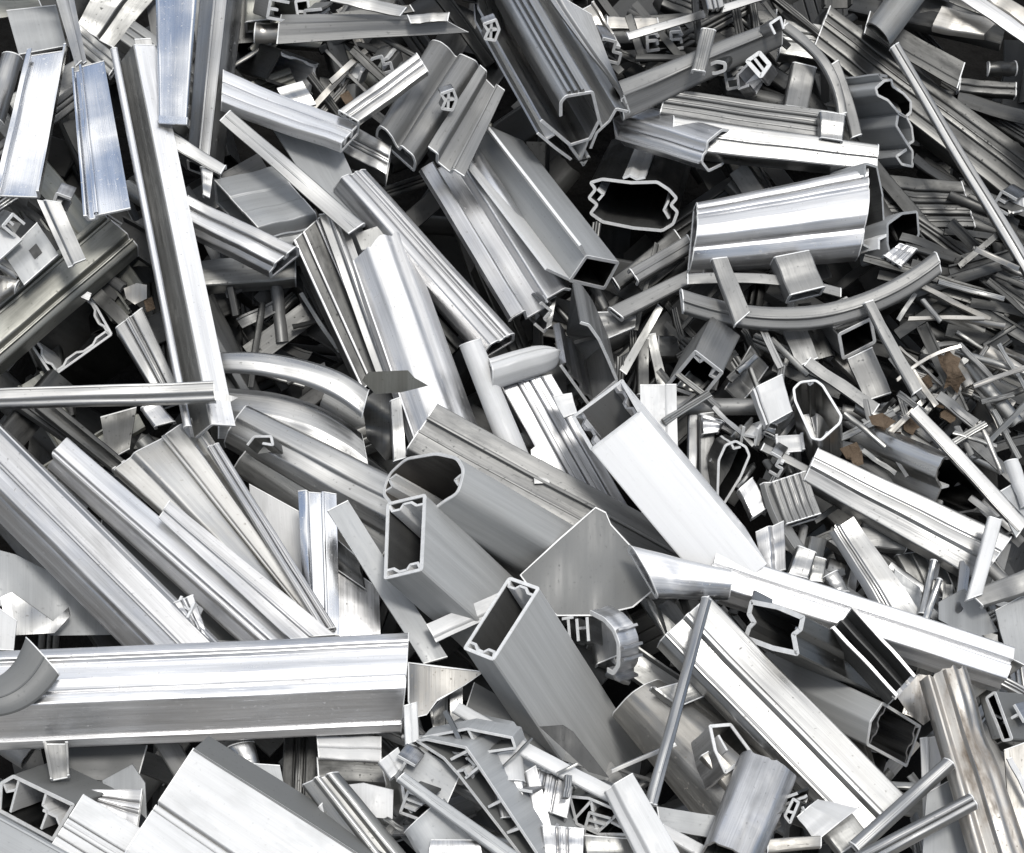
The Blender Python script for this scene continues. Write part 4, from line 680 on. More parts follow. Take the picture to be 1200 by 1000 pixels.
P('long_profile', 'profile', 'long bright white ribbed profile crossing to the right edge at mid height', (842, 642), (828, 690), (1192, 756), (1178, 802), (272, 262), pr([(0, -12), (.08, -2), (.36, 0), (.4, -6), (.5, -6), (.54, 2), (.86, 0), (.9, -8), (1, -18)], 34, 2.8, 1.5), 'bb', nseg=10, torn=4, group=G_BIG, parts={'rib': ribs([.45], 2, 2.5, -6)})
P('flat_piece', 'offcut', 'white flat piece with a curved shiny right end below the white tube', (740, 640), (772, 694), (856, 668), (856, 697), (290, 288), pr([(0, -2), (.15, 2), (.6, 2), (.75, -1), (1, -9)], 20, 2.8, 2.5), 'bb', nseg=12)
E('hollow_profile', 'tube', 'dark-mouthed castellated tube under the long bright white ribbed profile', [(881, 706), (912, 712), (941, 724), (938, 738), (930, 744), (934, 766), (906, 760), (874, 748), (878, 736), (884, 730), (878, 720)], (120, 62), 288, 42, 'du', th=4.6, fr=.6, inner='dg', group='hollow tubes with open ends', pmat='br', parts={'fin': [[(881, 706), (884, 692)], [(938, 738), (932, 736)]]})
E('square_tube', 'tube', 'bright-topped square tube with a dark open mouth facing lower right', [(1034, 824), (1078, 851), (1062, 897), (1016, 872), (1020, 846)], (-164, -76), 288, 36, 'tg', fr=1.5, th=2.8, nseg=10, parts={'chamber_wall': [comb((1034, 824), (1017, 872), 4, 5, -1), comb((1078, 851), (1062, 897), 4, 5, 1)]}, pmat='br', inner='dg', group='hollow tubes with open ends')
P('double_rail', 'channel', 'dark channel with two bright edges and a toothed foot', (1000, 712), (975, 736), (1072, 792), (1050, 816), (316, 316), lambda W: [([(0, 0), (0, -34), (W, -34), (W, 0)], False, 2.8, 0), ([(.5 * W, -33), (.5 * W, -8)], False, 2, 0)], 'dg', pmat='br', parts={'rim': lambda W: [[([(-1, 1), (3, 1)], False, 3, 0)], [([(W - 3, 1), (W + 1, 1)], False, 3, 0)]], 'foot@.97:1.02': lambda W: [[([(-3, -3), (.2 * W, -9), (.4 * W, -4), (.6 * W, -9), (.8 * W, -4), (W + 3, -3)], False, 2.4, 0)]]}, group=G_BIG)
plate('brown_plate', 'plate', 'brownish plate behind the toothed foot of the bright-edged channel', [(1048, 812), (1076, 790), (1088, 792), (1098, 838), (1082, 850), (1066, 838)], 268, 'bw')
P('stained_profile', 'profile', 'brown-stained crushed profile standing at the right edge', (1084, 792), (1136, 778), (1146, 1010), (1212, 1005), (335, 345), pr([(0, -10), (.1, -2), (.22, -7), (.4, 0), (.62, 4), (.7, -2), (.85, -2), (1, -16)], 22, 2.8, 3), 'bw', dent=15, torn=6, nseg=20, group=G_BIG, parts={'fold': web(.4, 1, .44, 5)})
P('thin_bar', 'bar', 'slim bar leaning left of the brown-stained profile, upper of two', (1108, 888), (1120, 898), (998, 986), (1010, 1000), 350, pr([(0, -5), (.3, 0), (.7, 0), (1, -6)], 9, 2.2, 1), 'an', parts={'rib': ribs([.5], 1, 1.6)})
P('thin_bar', 'bar', 'grooved slim bar leaning left of the brown-stained profile, lower of two', (1136, 930), (1146, 946), (990, 1006), (1004, 1024), 358, pr([(0, -5), (.2, 0), (.4, 0), (.5, -5), (.6, 0), (.8, 0), (1, -6)], 12, 2.2, 1), 'an', group=G_BIG, parts={'rib': ribs([.3], 1, 1.6)})
P('pale_plate', 'plate', 'pale bluish plate between the two slim bars and the stained profile', (1086, 930), (1140, 900), (1080, 1010), (1150, 1010), 300, flat(3), 'lg')
P('upright_strip', 'strip', 'white upright strip behind the slim bars', (1078, 866), (1104, 862), (1082, 956), (1102, 952), 282, pr([(0, 0), (.3, 0), (.33, -4), (1, -4)], 8, closed=False), 'wp', parts={'rib': ribs([.3], 1.5, 2)})
P('crushed_tube', 'tube', 'crushed grey tube with a black ragged end at the bottom edge', (874, 876), (936, 906), (832, 984), (892, 1010), (330, 366), pr([(0, -10), (.12, 0), (.5, 3), (.8, 0), (1, -12)], 34, 3, 4), 'br', dent=6, torn=6, inner='dg', nseg=18, group=G_BIG, parts={'inner_wall': lambda W: [[([(.2 * W, -28), (.5 * W, -14), (.8 * W, -26)], False, 2, 2)]]})
P('folded_offcut', 'offcut', 'white folded offcut at the foot of the wide pale profile', (934, 958), (962, 934), (956, 986), (1008, 944), 335, pr([(0, 0), (.5, 4), (1, -14)], 14, closed=False), 'wp', dent=3)
E('small_chamber', 'offcut', 'small chambered dark end beside the white folded offcut', [([(920, 956), (930, 936), (936, 940), (926, 964)], True, 2.4, 1)], (24, 10), 332, 50, 'dk', pmat='an', parts={'web': [[(922, 950), (930, 952)]]})
P('grey_end', 'offcut', 'dark box end inside the gap at the foot of the wide pale profile', (962, 970), (996, 950), (985, 1000), (1016, 978), 318, box(16), 'du')
P('tan_bar', 'bar', 'tan bar along the bottom edge left of the slim bars', (900, 984), (900, 998), (962, 980), (962, 992), 345, box(8), 'tn')
P('pale_strip', 'strip', 'pale strip crossing the bottom edge right of the white leaning bar', (770, 946), (774, 972), (850, 958), (846, 984), 318, flat(3), 'lg')
P('white_strip', 'strip', 'white slat below the pale strip at the bottom edge', (778, 966), (772, 976), (840, 1000), (836, 1014), 330, box(7), 'wp')
E('edge_tube', 'tube', 'hollow profile with a narrow dark mouth at the right edge', [(1156, 818), (1166, 811), (1186, 866), (1176, 868), (1170, 852)], (46, 4), 300, 45, 'gp', th=2.6, pmat='br', parts={'fin': [[(1166, 838), (1174, 842)]]}, group='hollow tubes with open ends')
P('edge_plate', 'plate', 'brownish plate at the right edge below the narrow-mouthed profile', (1176, 880), (1215, 866), (1186, 1000), (1220, 1000), 305, flat(3), 'tn')
P('edge_strip', 'strip', 'white strip at the right edge beside the brown-stained profile', (1180, 890), (1186, 888), (1206, 940), (1212, 938), 325, flat(3), 'wp')
P('pale_plate', 'plate', 'smooth pale blue plate at the right edge above the long white profile end', (1166, 716), (1215, 690), (1180, 770), (1220, 790), 232, flat(3), 'lg')
# ---- right middle
P('long_profile', 'profile', 'long pale bluish ribbed profile sloping to the white upright bar', (960, 524), (944, 560), (1186, 628), (1150, 678), (215, 220), pr([(0, -6), (.06, 0), (.34, 0), (.38, -4), (.42, 0), (.62, 1), (.66, -3), (1, -8)], 28, 2.6, 1), 'an', group=G_BIG, parts={'rib': ribs([.38, .64], 1.2, 2, -2)})
E('tan_profile', 'profile', 'dull tan profile with a black wavy mouth above the long pale bluish profile', [(1100, 548), (1106, 538), (1124, 538), (1134, 550), (1150, 558), (1157, 580), (1142, 598), (1122, 602), (1096, 592), (1104, 572), (1096, 560)], (-124, -52), 228, 38, 'gd', th=3, fr=3, torn=3, group=G_BIG, parts={'fin': [[(1104, 572), (1112, 570)]]})
P('bright_angle', 'bar', 'bright pointed bar with a torn tip below the long pale bluish profile', (1000, 606), (974, 622), (1082, 722), (1034, 722), (235, 240), pr([(0, 0), (.6, 0), (.68, -5), (.78, -5), (.84, -1), (1, -8)], 16, 2.6, 1, closed=False), 'an', torn=8, nseg=10, group=G_BIG, parts={'rib': ribs([.66, .84], 1.2, 2, -2)})
P('white_bar', 'bar', 'white upright bar crossing the lower end of the long pale bluish profile', (1160, 606), (1174, 610), (1134, 702), (1151, 696), 262, box(9), 'wp')
P('grey_bar', 'bar', 'grey bar running from the white upright bar to the right edge', (1136, 694), (1152, 710), (1212, 664), (1216, 690), 255, cup(9), 'sa')
P('corrugated_block', 'offcut', 'finely corrugated pale block left of the long pale bluish profile', (905, 566), (944, 553), (922, 614), (961, 602), 205, grooves([.2, .4, .6, .8], 18, gd=2, gw=3), 'sa', group=G_SM, parts={'rib': ribs([.1, .3, .5, .7, .9], 1, 1.6)})
P('bent_strip', 'strip', 'bent strip curving down from the corrugated block to the long white profile', (892, 566), (908, 566), (1002, 706), (1028, 706), (195, 225), pr([(0, -5), (.2, 0), (.9, 0), (1, -4)], 8, closed=False), 'sa', bend=(-16, 14), nseg=16, parts={'rib': ribs([.25], 1.2, 2)})
P('thin_rod', 'rod', 'upper of two thin light rods standing right of the bright pointed bar', (1092, 656), (1098, 658), (1078, 718), (1086, 720), 250, rod(), 'an')
P('thin_rod', 'rod', 'lower of two thin light rods standing right of the bright pointed bar', (1099, 678), (1104, 680), (1082, 724), (1089, 726), 255, rod(), 'an')
P('wedge', 'offcut', 'pale crumpled wedge left of the bent strip above the long white profile', (886, 624), (918, 612), (892, 672), (920, 668), 225, pr([(0, 0), (.4, 6), (.6, -2), (1, 4)], 6, closed=False), 'br', dent=5, group=G_SM)
P('wedge', 'offcut', 'short pale box with a stained side beside the pale crumpled wedge', (936, 640), (956, 648), (924, 672), (946, 678), 222, box(14), 'an', group=G_SM)
P('wedge', 'offcut', 'dull small bar beside the short stained pale box', (954, 652), (968, 656), (948, 680), (964, 682), 215, box(10), 'du', group=G_SM)
P('wedge', 'offcut', 'small pale round-ended bar just above the long white profile, under the bent strip', (966, 676), (982, 668), (976, 694), (996, 692), 222, rnd_sec(6), 'an', group=G_SM)
P('level_block', 'offcut', 'dull level block under the long pale bluish profile', (1004, 618), (1010, 640), (1068, 620), (1062, 644), 185, box(16), 'sa', group=G_SM)
P('striped_plate', 'plate', 'dull striped plate under the lower part of the long pale bluish profile', (1052, 650), (1130, 640), (1075, 700), (1150, 700), 170, grooves([.2, .4, .6, .8], 10, gd=2), 'du')
P('pale_plate', 'plate', 'pale plate behind the two thin light rods', (1048, 668), (1078, 690), (1046, 716), (1086, 722), 205, flat(3), 'lg')
plate('pale_debris', 'scrap', 'pale crumpled scraps at the base of the white upright bar', [(1100, 706), (1130, 690), (1156, 716), (1170, 740), (1140, 748), (1100, 726)], 225, 'lg', dent=9)
P('pale_plate', 'plate', 'pale square plate by the right edge below the tan wavy-mouthed profile', (1166, 580), (1190, 566), (1190, 630), (1212, 600), 222, flat(3), 'lg')
P('white_bar', 'bar', 'short white bar at the right edge above the pale square plate', (1180, 540), (1194, 538), (1200, 592), (1214, 588), 236, rnd_sec(7), 'wp')
P('long_strip', 'strip', 'long thin bright strip crossing the tan wavy-mouthed profile', (1076, 476), (1067, 484), (1206, 612), (1194, 622), 225, ang(6), 'an', group=G_BIG, parts={'flange': web(1, 0, 1, -6)})
P('thin_strip', 'strip', 'dull thin strip dropping past the rounded square ring to the tan profile', (950, 420), (942, 430), (1030, 474), (1022, 486), 170, flat(4), 'sa')
P('narrow_strip', 'strip', 'narrow light strip under the corrugated block, running to the bluish profile', (896, 520), (892, 528), (1002, 576), (1000, 584), 200, ang(5), 'sa')
E('ring_tube', 'tube', 'pale rounded-square tube end shining inside, right of the white cube', [(930, 456), (938, 448), (956, 446), (964, 452), (986, 488), (984, 496), (962, 516), (952, 514), (932, 470)], (3, 46), 196, 52, 'an', inner='an', th=2.2, fr=3, group='hollow tubes with open ends', parts={'rivet': [[(946, 446), (949, 451), (953, 448)], [(966, 512), (969, 506), (973, 508)]]})
P('white_cube', 'offcut', 'white box offcut with a dull top flange left of the rounded-square tube end', (887, 454), (916, 440), (902, 496), (928, 482), 205, pr([(0, 0), (1, 0)], 22), 'wp', group=G_SM, parts={'flange': lambda W: [[([(-4, 0), (-4, -16)], False, 2.6, 0)]]})
P('white_chip', 'offcut', 'small white chip below the white box offcut', (910, 510), (940, 508), (912, 528), (942, 526), 195, chan(8), 'wp', group=G_SM)
P('chip', 'offcut', 'tiny pale offcut left of the small white chip', (895, 494), (910, 498), (896, 506), (908, 512), 185, box(8), 'an', group=G_SM)
E('square_tube', 'tube', 'small square tube with a thick pale rim under the curved bar', [(983, 392), (1020, 374), (1025, 401), (988, 420)], (-34, -32), 160, 46, 'sa', fr=3, th=3.2, pmat='an', group='hollow tubes with open ends', parts={'rim': [[(983, 392), (1020, 374)]]})
P('flat_strip', 'strip', 'flat grey strip dropping from under the curved bar to the rounded-square tube', (908, 366), (938, 366), (934, 430), (958, 420), 135, flat(4), 'sa')
P('flat_strip', 'strip', 'ragged-ended strip right of the flat grey strip under the curved bar', (940, 370), (962, 368), (956, 420), (976, 416), 120, box(10), 'dk', torn=4)
P('flat_strip', 'strip', 'short flat strip below the small thick-rimmed square tube', (993, 422), (1022, 408), (1014, 470), (1044, 460), 135, flat(4), 'sa')
P('curved_bar', 'bar', 'long curved grey bar sweeping up to the right below the fluted barrel', (799, 338), (802, 362), (1096, 294), (1104, 316), (185, 190), pr([(0, -6), (.15, 0), (.6, 0), (.66, -3), (1, -6)], 14, 2.6, 1.5), 'sa', bend=(10, 40), nseg=22, group=G_BIG, parts={'rib': ribs([.62], 1.5, 2)})
P('cross_strip', 'strip', 'short angled strip lying across the left part of the curved bar', (835, 304), (852, 302), (862, 380), (878, 366), 208, ang(8), 'sa', parts={'flange': web(1, 0, 1, -8)})
P('short_tube', 'tube', 'short wide tube end hanging between the fluted barrel and the curved bar', (908, 302), (948, 294), (926, 346), (966, 336), 170, box(24), 'sa', parts={'end_channel': lambda W: [[([(.06 * W, -4), (.06 * W, -12), (.2 * W, -12)], False, 2, 1)]]})
P('thin_rod', 'rod', 'thin pale rod hanging below the right part of the curved bar', (1013, 356), (1023, 353), (1070, 462), (1080, 455), 188, ang(5), 'sa')
P('hollow_lip', 'strip', 'thin curled strip behind the left part of the curved bar', (806, 322), (806, 334), (985, 338), (985, 348), 150, ang(8), 'sa', bend=(0, -8))
plate('dead_leaf', 'leaf', 'brown dead leaf among the small offcuts near the right edge', [(1098, 415), (1106, 417), (1110, 408), (1117, 416), (1126, 420), (1123, 430), (1132, 445), (1126, 450), (1122, 462), (1114, 452), (1106, 456), (1110, 440), (1103, 430)], 178, 'leaf', dent=14, th=.8)
plate('dead_leaf', 'leaf', 'small brown dead leaf beside the short flat strip', [(1018, 488), (1034, 484), (1050, 494), (1040, 502), (1022, 498)], 196, 'leaf', dent=6, th=.8)
plate('dead_leaf', 'leaf', 'tan dead leaf under the corner of the tan profile', [(984, 526), (1004, 518), (1010, 530), (1006, 542), (992, 538)], 196, 'leaf', dent=6, th=.8)
# ---------------------------------------------------------------- the small clutter at right and the gap pieces, coloured dark to stand in for shade
KINDS = [('flat_bar', 'bar', lambda d: flat(3)), ('channel', 'channel', lambda d: chan(d * .5)), ('box_profile', 'profile', lambda d: box(d)), ('ribbed_profile', 'profile', lambda d: grooves([.35, .65], d, gw=3)),
         ('angle_bar', 'angle bar', lambda d: ang(d * .7)), ('round_bar', 'bar', lambda d: rnd_sec(d * .5))]
LOOK = {'flat_bar': 'flat bar', 'channel': 'open channel', 'box_profile': 'box profile', 'ribbed_profile': 'ribbed profile', 'angle_bar': 'angle bar', 'round_bar': 'round-backed bar'}
MATN = {'du': 'dull grey', 'dk': 'dark grey', 'an': 'light grey', 'ol': 'olive grey', 'tn': 'tan', 'br': 'bright', 'sa': 'satin grey', 'dg': 'blackish'}
def scatter(seed, n, u0, v0, u1, v1, h0, h1, l0, l1, w0, w1, angs, mats, where, group):
    r = random.Random(seed)
    for i in range(n):
        u, v = r.uniform(u0, u1), r.uniform(v0, v1)
        a = math.radians(r.choice(angs) + r.uniform(-18, 18)); l = r.uniform(l0, l1); wd = r.uniform(w0, w1)
        du, dv = math.cos(a) * l / 2, math.sin(a) * l / 2; nx, ny = -math.sin(a) * wd / 2, math.cos(a) * wd / 2
        k = r.choice(KINDS); m = r.choice(mats); h = r.uniform(h0, h1); tl = r.uniform(-.25, .25) * l; bt = r.random()
        if any((u - x) ** 2 + (v - y) ** 2 < q * q for x, y, q in CLEAR): continue
        o = P(k[0], k[1], '%s %s %s' % (MATN[m], LOOK[k[0]], where), (u - du - nx, v - dv - ny), (u - du + nx, v - dv + ny), (u + du - nx, v + dv - ny), (u + du + nx, v + dv + ny),
          (h - tl / 2, h + tl / 2), k[2](wd * .7), m, group=group, nseg=6, edge=0, roll=r.uniform(-.6, .6) * wd, torn=3 if bt > .6 else 0,
          bend=(r.uniform(-8, 8), r.uniform(-8, 8)) if bt < .3 and l > 75 else None)
        if (seed, i) in SKIP or group == GROUPS_OUT: LOOSE.append(o)
SKIP = {(a, i) for a, t in {11: '4 10 19 25 30', 12: '1 4 15', 13: '0 4 9 28 30 32', 14: '0 1 3 8 11 12 13 16 19 23 28', 15: '3 4 6 7 11 15', 16: '0 8 11 12 13 15 17', 17: '5 14 17 20', 18: '6 11', 19: '0 1 3 9 12', 21: '11 16 17', 22: '4 13 16 19 21', 23: '11 13', 24: '10', 25: '0 4 9 10 12 16 18 20 23 24 25', 26: '1 4 6 7 8 10 11 13 14 15 16 18 19 21 22', 27: '0 15', 28: '2 4 5 6 7 8 10 12 13 14', 29: '0 2 3 4 5 10 11 12 13 14', 30: '1 2 3 6 9 11 12 14 15 17 18', 31: '1 2 9', 41: '1 6 11 13 14 17 23 28 32 39 44 48 55', 42: '0 4 8 18 22 28 33 34 38 45 52 53 57 59', 43: '1 2 4 5 8 9 10 11 12 13 14 15 17 19 20 21 22 23 26 27 31 32 33 34 35 37 38 39', 44: '0 1 8 13 14 16 17 22 23 24 25 27 29 32 34 39 41 42 46', 51: '3 4 5 6 7 9 11 12 13 15 17 19 26 27 28', 52: '2 8 10 13 15 16 17 18 19 23 24 26 27 30 32', 53: '3 10 25', 54: '2 11 20', 55: '0 3 8 10 11 13 15', 56: '0 2 3', 57: '1 3 4 5 6 7 8 10 11 12 13 14 15 18 19 20 21 23', 58: '1 2 3 4 8 9 10 11 12 13 15 17 19 21 22 23', 59: '0 1 4 5 6 7 8 9 10 11 13 15 16 17 18'}.items() for i in map(int, t.split())}     # wholly buried pieces
LOOSE, GROUPS_OUT = [], 'beyond the frame'
CLEAR = [(740, 240, 75), (760, 180, 50), (80, 395, 45), (345, 85, 40), (1130, 570, 40), (700, 850, 62), (655, 800, 50)]          # open mouths kept clear
GS = 'small scrap bars heaped on the right'
scatter(11, 46, 1080, 290, 1215, 480, 60, 150, 60, 160, 6, 17, (25, 30, 15, -35), ('dk', 'dk', 'dk', 'dk'), 'in the jumble at the right edge beyond the curved bar', GS)
scatter(12, 30, 1040, 230, 1205, 340, 30, 110, 60, 150, 7, 18, (15, 25, 35, 60), ('dk', 'dk', 'dk'), 'in the dark jumble between the double rod and the curved bar', GS)
scatter(13, 34, 1000, 430, 1205, 570, 90, 190, 40, 120, 4, 14, (30, 40, 50, -30), ('sa', 'du', 'dk', 'tn'), 'in the jumble around the long thin bright strip', GS)
scatter(14, 30, 800, 380, 960, 600, 60, 130, 30, 90, 4, 16, (70, 100, 40, -40), ('dk', 'sa', 'dk'), 'down among the small offcuts left of the corrugated block', GS)
scatter(15, 16, 880, 600, 1170, 720, 100, 190, 40, 110, 10, 22, (35, 110, 60), ('du', 'sa', 'an'), 'behind the bent strip above the long white ribbed profile', GS)
scatter(16, 18, 1080, 690, 1200, 830, 140, 230, 40, 100, 10, 20, (30, -40, 80), ('du', 'sa', 'an'), 'at the right edge by the long white ribbed profile end', GS)
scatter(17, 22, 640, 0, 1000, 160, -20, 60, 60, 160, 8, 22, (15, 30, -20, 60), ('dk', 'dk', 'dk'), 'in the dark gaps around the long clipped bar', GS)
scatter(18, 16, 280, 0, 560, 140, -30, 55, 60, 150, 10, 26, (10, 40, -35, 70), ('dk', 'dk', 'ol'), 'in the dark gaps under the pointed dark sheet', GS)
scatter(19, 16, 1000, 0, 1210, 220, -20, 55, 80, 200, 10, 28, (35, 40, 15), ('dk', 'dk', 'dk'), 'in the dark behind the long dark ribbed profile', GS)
GD = 'dull pieces deep in the gaps of the heap'
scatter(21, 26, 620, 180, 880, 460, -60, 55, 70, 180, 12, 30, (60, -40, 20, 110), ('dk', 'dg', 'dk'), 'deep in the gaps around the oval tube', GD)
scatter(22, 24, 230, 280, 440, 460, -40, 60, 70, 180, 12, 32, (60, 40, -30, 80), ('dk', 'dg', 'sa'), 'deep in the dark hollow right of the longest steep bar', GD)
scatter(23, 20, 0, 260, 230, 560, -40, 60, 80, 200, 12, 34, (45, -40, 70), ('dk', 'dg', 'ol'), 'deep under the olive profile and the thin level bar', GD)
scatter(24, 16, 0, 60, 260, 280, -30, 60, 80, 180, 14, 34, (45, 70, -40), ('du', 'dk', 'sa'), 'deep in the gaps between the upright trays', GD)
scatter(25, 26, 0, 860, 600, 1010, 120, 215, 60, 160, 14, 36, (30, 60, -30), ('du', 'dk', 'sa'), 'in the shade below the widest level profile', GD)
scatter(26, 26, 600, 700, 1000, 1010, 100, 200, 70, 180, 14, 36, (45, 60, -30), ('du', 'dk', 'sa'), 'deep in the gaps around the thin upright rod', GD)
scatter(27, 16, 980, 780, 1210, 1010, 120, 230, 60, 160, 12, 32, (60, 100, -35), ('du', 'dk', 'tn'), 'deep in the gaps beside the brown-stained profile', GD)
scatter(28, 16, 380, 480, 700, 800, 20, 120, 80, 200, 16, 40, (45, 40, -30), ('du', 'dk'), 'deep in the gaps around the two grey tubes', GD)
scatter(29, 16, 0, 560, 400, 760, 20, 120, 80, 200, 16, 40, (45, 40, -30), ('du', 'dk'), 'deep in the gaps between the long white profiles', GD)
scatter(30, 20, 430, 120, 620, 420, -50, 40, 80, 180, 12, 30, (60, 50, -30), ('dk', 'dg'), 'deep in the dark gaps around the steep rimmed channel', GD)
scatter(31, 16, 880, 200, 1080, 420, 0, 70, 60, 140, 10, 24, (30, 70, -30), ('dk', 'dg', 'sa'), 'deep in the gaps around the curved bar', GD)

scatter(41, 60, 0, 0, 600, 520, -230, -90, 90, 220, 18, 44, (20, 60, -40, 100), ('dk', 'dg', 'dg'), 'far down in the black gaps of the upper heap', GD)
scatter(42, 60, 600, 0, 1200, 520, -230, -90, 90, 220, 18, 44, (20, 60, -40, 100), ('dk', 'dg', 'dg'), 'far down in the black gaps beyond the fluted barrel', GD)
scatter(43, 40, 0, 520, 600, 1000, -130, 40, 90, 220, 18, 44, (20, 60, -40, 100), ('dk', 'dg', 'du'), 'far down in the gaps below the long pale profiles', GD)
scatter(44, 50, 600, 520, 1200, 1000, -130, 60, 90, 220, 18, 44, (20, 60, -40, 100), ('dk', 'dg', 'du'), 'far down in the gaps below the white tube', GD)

scatter(51, 30, 860, 590, 1170, 720, 130, 205, 25, 80, 3, 9, (35, 110, 60, -30), ('du', 'sa', 'an'), 'among the thin slivers above the long white ribbed profile', GS)
scatter(52, 34, 440, 840, 760, 1000, 190, 290, 25, 90, 3, 11, (35, 60, -30, 10), ('du', 'sa', 'an', 'br'), 'in the slivers around the row of dark cells', GS)
scatter(53, 26, 620, 300, 830, 460, 40, 110, 30, 110, 3, 10, (-35, -40, 60, 100), ('dk', 'dk', 'dk'), 'in the slivers below the mouth of the steep box profile', GS)
scatter(54, 24, 680, 0, 960, 140, 30, 95, 30, 110, 3, 9, (15, -25, 40, 75), ('dk', 'dk', 'dk'), 'in the slivers around the clip on the long bar', GS)
scatter(55, 22, 260, 290, 400, 440, 10, 80, 30, 110, 4, 12, (60, 35, -30, 90), ('sa', 'dk', 'du'), 'in the slivers of the hollow above the curved sheets', GS)
scatter(56, 22, 300, 30, 460, 130, 20, 90, 25, 90, 3, 10, (20, 45, -30, 80), ('dk', 'dk', 'tn'), 'in the slivers between the pointed dark sheet and the wavy profile', GS)
scatter(57, 24, 690, 690, 900, 960, 120, 230, 25, 100, 4, 12, (45, 60, -30, 10), ('sa', 'du', 'dk'), 'in the slivers behind the thin upright rod', GS)
scatter(58, 24, 870, 900, 1200, 1000, 180, 290, 25, 90, 3, 11, (45, 20, -35, 80), ('sa', 'du', 'an'), 'in the slivers at the foot of the slim bars', GS)
scatter(59, 20, 0, 230, 160, 340, 20, 110, 30, 90, 4, 12, (45, 20, -35, 80), ('sa', 'du', 'an'), 'in the slivers around the pale slotted plate', GS)
scatter(71, 34, 1060, 300, 1205, 470, 110, 185, 30, 110, 2.5, 6, (25, 35, 10, -40), ('dk', 'sa', 'tn', 'du'), 'among the finest slivers at the right edge beside the dead leaf', GS)
scatter(72, 30, 1000, 420, 1200, 560, 150, 215, 25, 90, 2.5, 6, (30, 45, 60, -30), ('sa', 'tn', 'du'), 'among the finest slivers over the tan wavy-mouthed profile', GS)
scatter(73, 24, 800, 400, 960, 600, 120, 185, 20, 70, 2.5, 7, (70, 30, 110, -40), ('sa', 'du', 'an'), 'among the finest slivers around the white box offcut', GS)
scatter(75, 22, 460, 850, 720, 1000, 280, 345, 18, 60, 2.5, 7, (40, -40, 10, 80), ('an', 'du', 'br'), 'among the finest slivers at the bottom beside the truss webs', GS)
for q, (u, v, z) in enumerate(((1104, 470, 11), (1086, 448, 9), (1068, 500, 10), (1050, 512, 8), (1032, 500, 9), (1112, 486, 9))):
    rr = random.Random(q); n_ = 9
    plate('dirt_clod', 'dirt', 'small clod of brown dirt caught in the fine slivers near the right edge', [(u + z * rr.uniform(.6, 1.2) * math.cos(6.283 * i / n_), v + z * rr.uniform(.6, 1.2) * math.sin(6.283 * i / n_)) for i in range(n_)], 150 + 6 * q, 'leaf', dent=9, th=5, group='clods of brown dirt')
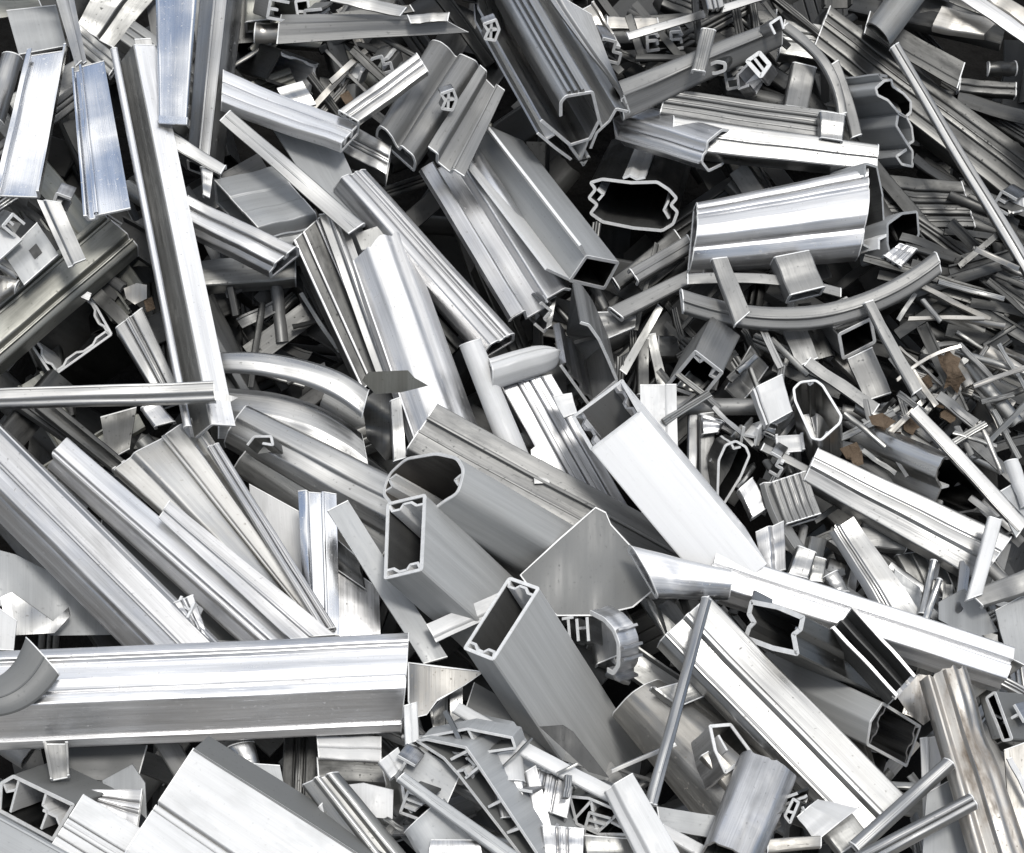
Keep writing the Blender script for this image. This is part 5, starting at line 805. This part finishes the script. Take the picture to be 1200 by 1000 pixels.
# small cut ends of window sections, each with its own hooks and webs
SHAPES = {'C': ([(1, 0), (0, 0), (0, 1), (1, 1)], [[(.0, .5), (.5, .5)]]), 'H': ([(0, 0), (0, 1)], [[(0, .5), (.8, .5)], [(.8, 0), (.8, 1)]]), 'T': ([(0, 0), (1, 0)], [[(.5, 0), (.5, 1)], [(.3, 1), (.7, 1)]]),
          'S': ([(0, .1), (0, 0), (.6, 0), (.6, .5), (1, .5), (1, 1), (.4, 1)], [[(.6, .25), (.9, .25)]]), 'E': ([(1, 0), (0, 0), (0, 1), (1, 1), (1, .75)], [[(0, .35), (.8, .35)], [(0, .7), (.6, .7)]])}
for k, u, v, sz, rot, h, ax, m, where in (
    ('C', 326, 12, 22, 10, 110, (-20, -8), 'sa', 'beside the round pipe at the top edge'), ('E', 368, 22, 20, -5, 100, (16, -10), 'sa', 'right of the chambered end at the top edge'),
    ('H', 414, 92, 20, 20, 75, (14, -14), 'du', 'below the pointed dark sheet'), ('S', 448, 76, 20, -15, 85, (14, -16), 'sa', 'above the leaning ribbed strip'),
    ('S', 716, 60, 24, 15, 105, (-10, -20), 'br', 'beside the yellowish hanging channel'), ('C', 862, 92, 22, -10, 100, (18, -6), 'sa', 'under the loop of the clip'),
    ('T', 470, 902, 24, 30, 330, (14, -16), 'br', 'against the white cube'), ('E', 486, 944, 26, 20, 338, (18, -14), 'an', 'beside the triangular profile end'),
    ('S', 548, 902, 20, 45, 336, (12, -12), 'br', 'on the edge of the row of dark cells'), 
    ('C', 610, 938, 24, 10, 340, (18, -8), 'br', 'between the pale block and ribbed block'), ('E', 700, 968, 26, 15, 328, (16, -16), 'an', 'beneath the truss webs'),
    ('C', 896, 962, 22, 20, 344, (16, -10), 'sa', 'right of the crushed grey tube'), ('E', 928, 944, 22, -20, 342, (16, -8), 'dk', 'at the foot of the wide pale profile'),
    ('S', 908, 544, 20, 30, 205, (10, -14), 'an', 'just above the corrugated block'), ('H', 880, 512, 20, 10, 190, (12, -14), 'sa', 'above the dark spade-shaped end'),
    ('T', 1184, 842, 24, 60, 318, (20, -4), 'br', 'in the narrow dark mouth at the right edge'), ('C', 1178, 238, 20, 30, 122, (16, -10), 'an', 'by the ragged hook at the right edge'),
    ('S', 636, 372, 24, 40, 130, (-12, -14), 'an', 'under the foot of the rimmed channel'), ('C', 16, 264, 18, 40, 172, (-14, -6), 'du', 'below the leftmost tray'),
    ('C', 72, 238, 18, 20, 172, (8, -14), 'br', 'at the lower corner of the leftmost tray'), ('H', 218, 712, 20, 25, 258, (12, 10), 'an', 'by the small white clip')):
    c_, s_ = math.cos(math.radians(rot)), math.sin(math.radians(rot)); f = lambda p: (u + sz * ((p[0] - .5) * c_ - (p[1] - .5) * s_), v + sz * ((p[0] - .5) * s_ + (p[1] - .5) * c_))
    o_, w_ = SHAPES[k]
    E('profile_end', 'profile', 'offcut with an open %s-shaped end %s' % (k, where), [([f(p) for p in o_], False, 2.6, .8)], ax, h, 52, m, parts={'web': [[f(p) for p in q] for q in w_]}, pmat='an', group='small open profile ends')
for lab, pts, h, m in (('small rusty orange scrap below the pointed dark sheet', [(398, 112), (408, 106), (414, 116), (406, 124)], 98, 'leaf'), ('small pinkish brown scrap under the tan profile corner', [(996, 532), (1010, 528), (1012, 544), (1000, 548)], 205, 'leaf'),
                       ('small rusty scrap under the olive profile', [(168, 352), (178, 348), (182, 362), (172, 366)], 90, 'leaf')):
    plate('rusty_scrap', 'scrap', lab, pts, h, m, dent=4, th=1)

# the uncountable rest: pieces wholly buried or lying past what one can make out, as one mass
for z, (n, u0, v0, u1, v1) in enumerate(((70, 1215, -150, 1500, 1050), (60, -300, -150, -20, 1050), (50, -100, 1040, 1300, 1200), (50, -100, -220, 1300, -30))):
    scatter(61 + z, n, u0, v0, u1, v1, -60, 160, 90, 240, 14, 44, (20, 60, -40, 100), ('dk', 'du', 'sa', 'an'), 'past the edge', GROUPS_OUT)
def merge(objs, name, label):
    bm = bmesh.new(); mats = []
    for o in objs:
        n0 = len(bm.faces); me = o.data.copy(); me.transform(Matrix.Translation(o.location)); bm.from_mesh(me); bm.faces.ensure_lookup_table()
        m = o.data.materials[0]
        if m not in mats: mats.append(m)
        k = mats.index(m)
        for f in bm.faces[n0:]: f.material_index = k
        for c in list(o.children): bpy.data.objects.remove(c)
        bpy.data.objects.remove(o)
    me = bpy.data.meshes.new(name); bm.to_mesh(me); bm.free()
    for m in mats: me.materials.append(m)
    o = bpy.data.objects.new(name, me); COL.objects.link(o); o['kind'] = 'stuff'; o['label'] = label; o['category'] = 'scrap'
merge(LOOSE, 'scrap_rubble', 'dull jumbled aluminium offcuts lying packed under and around the longer profiles')
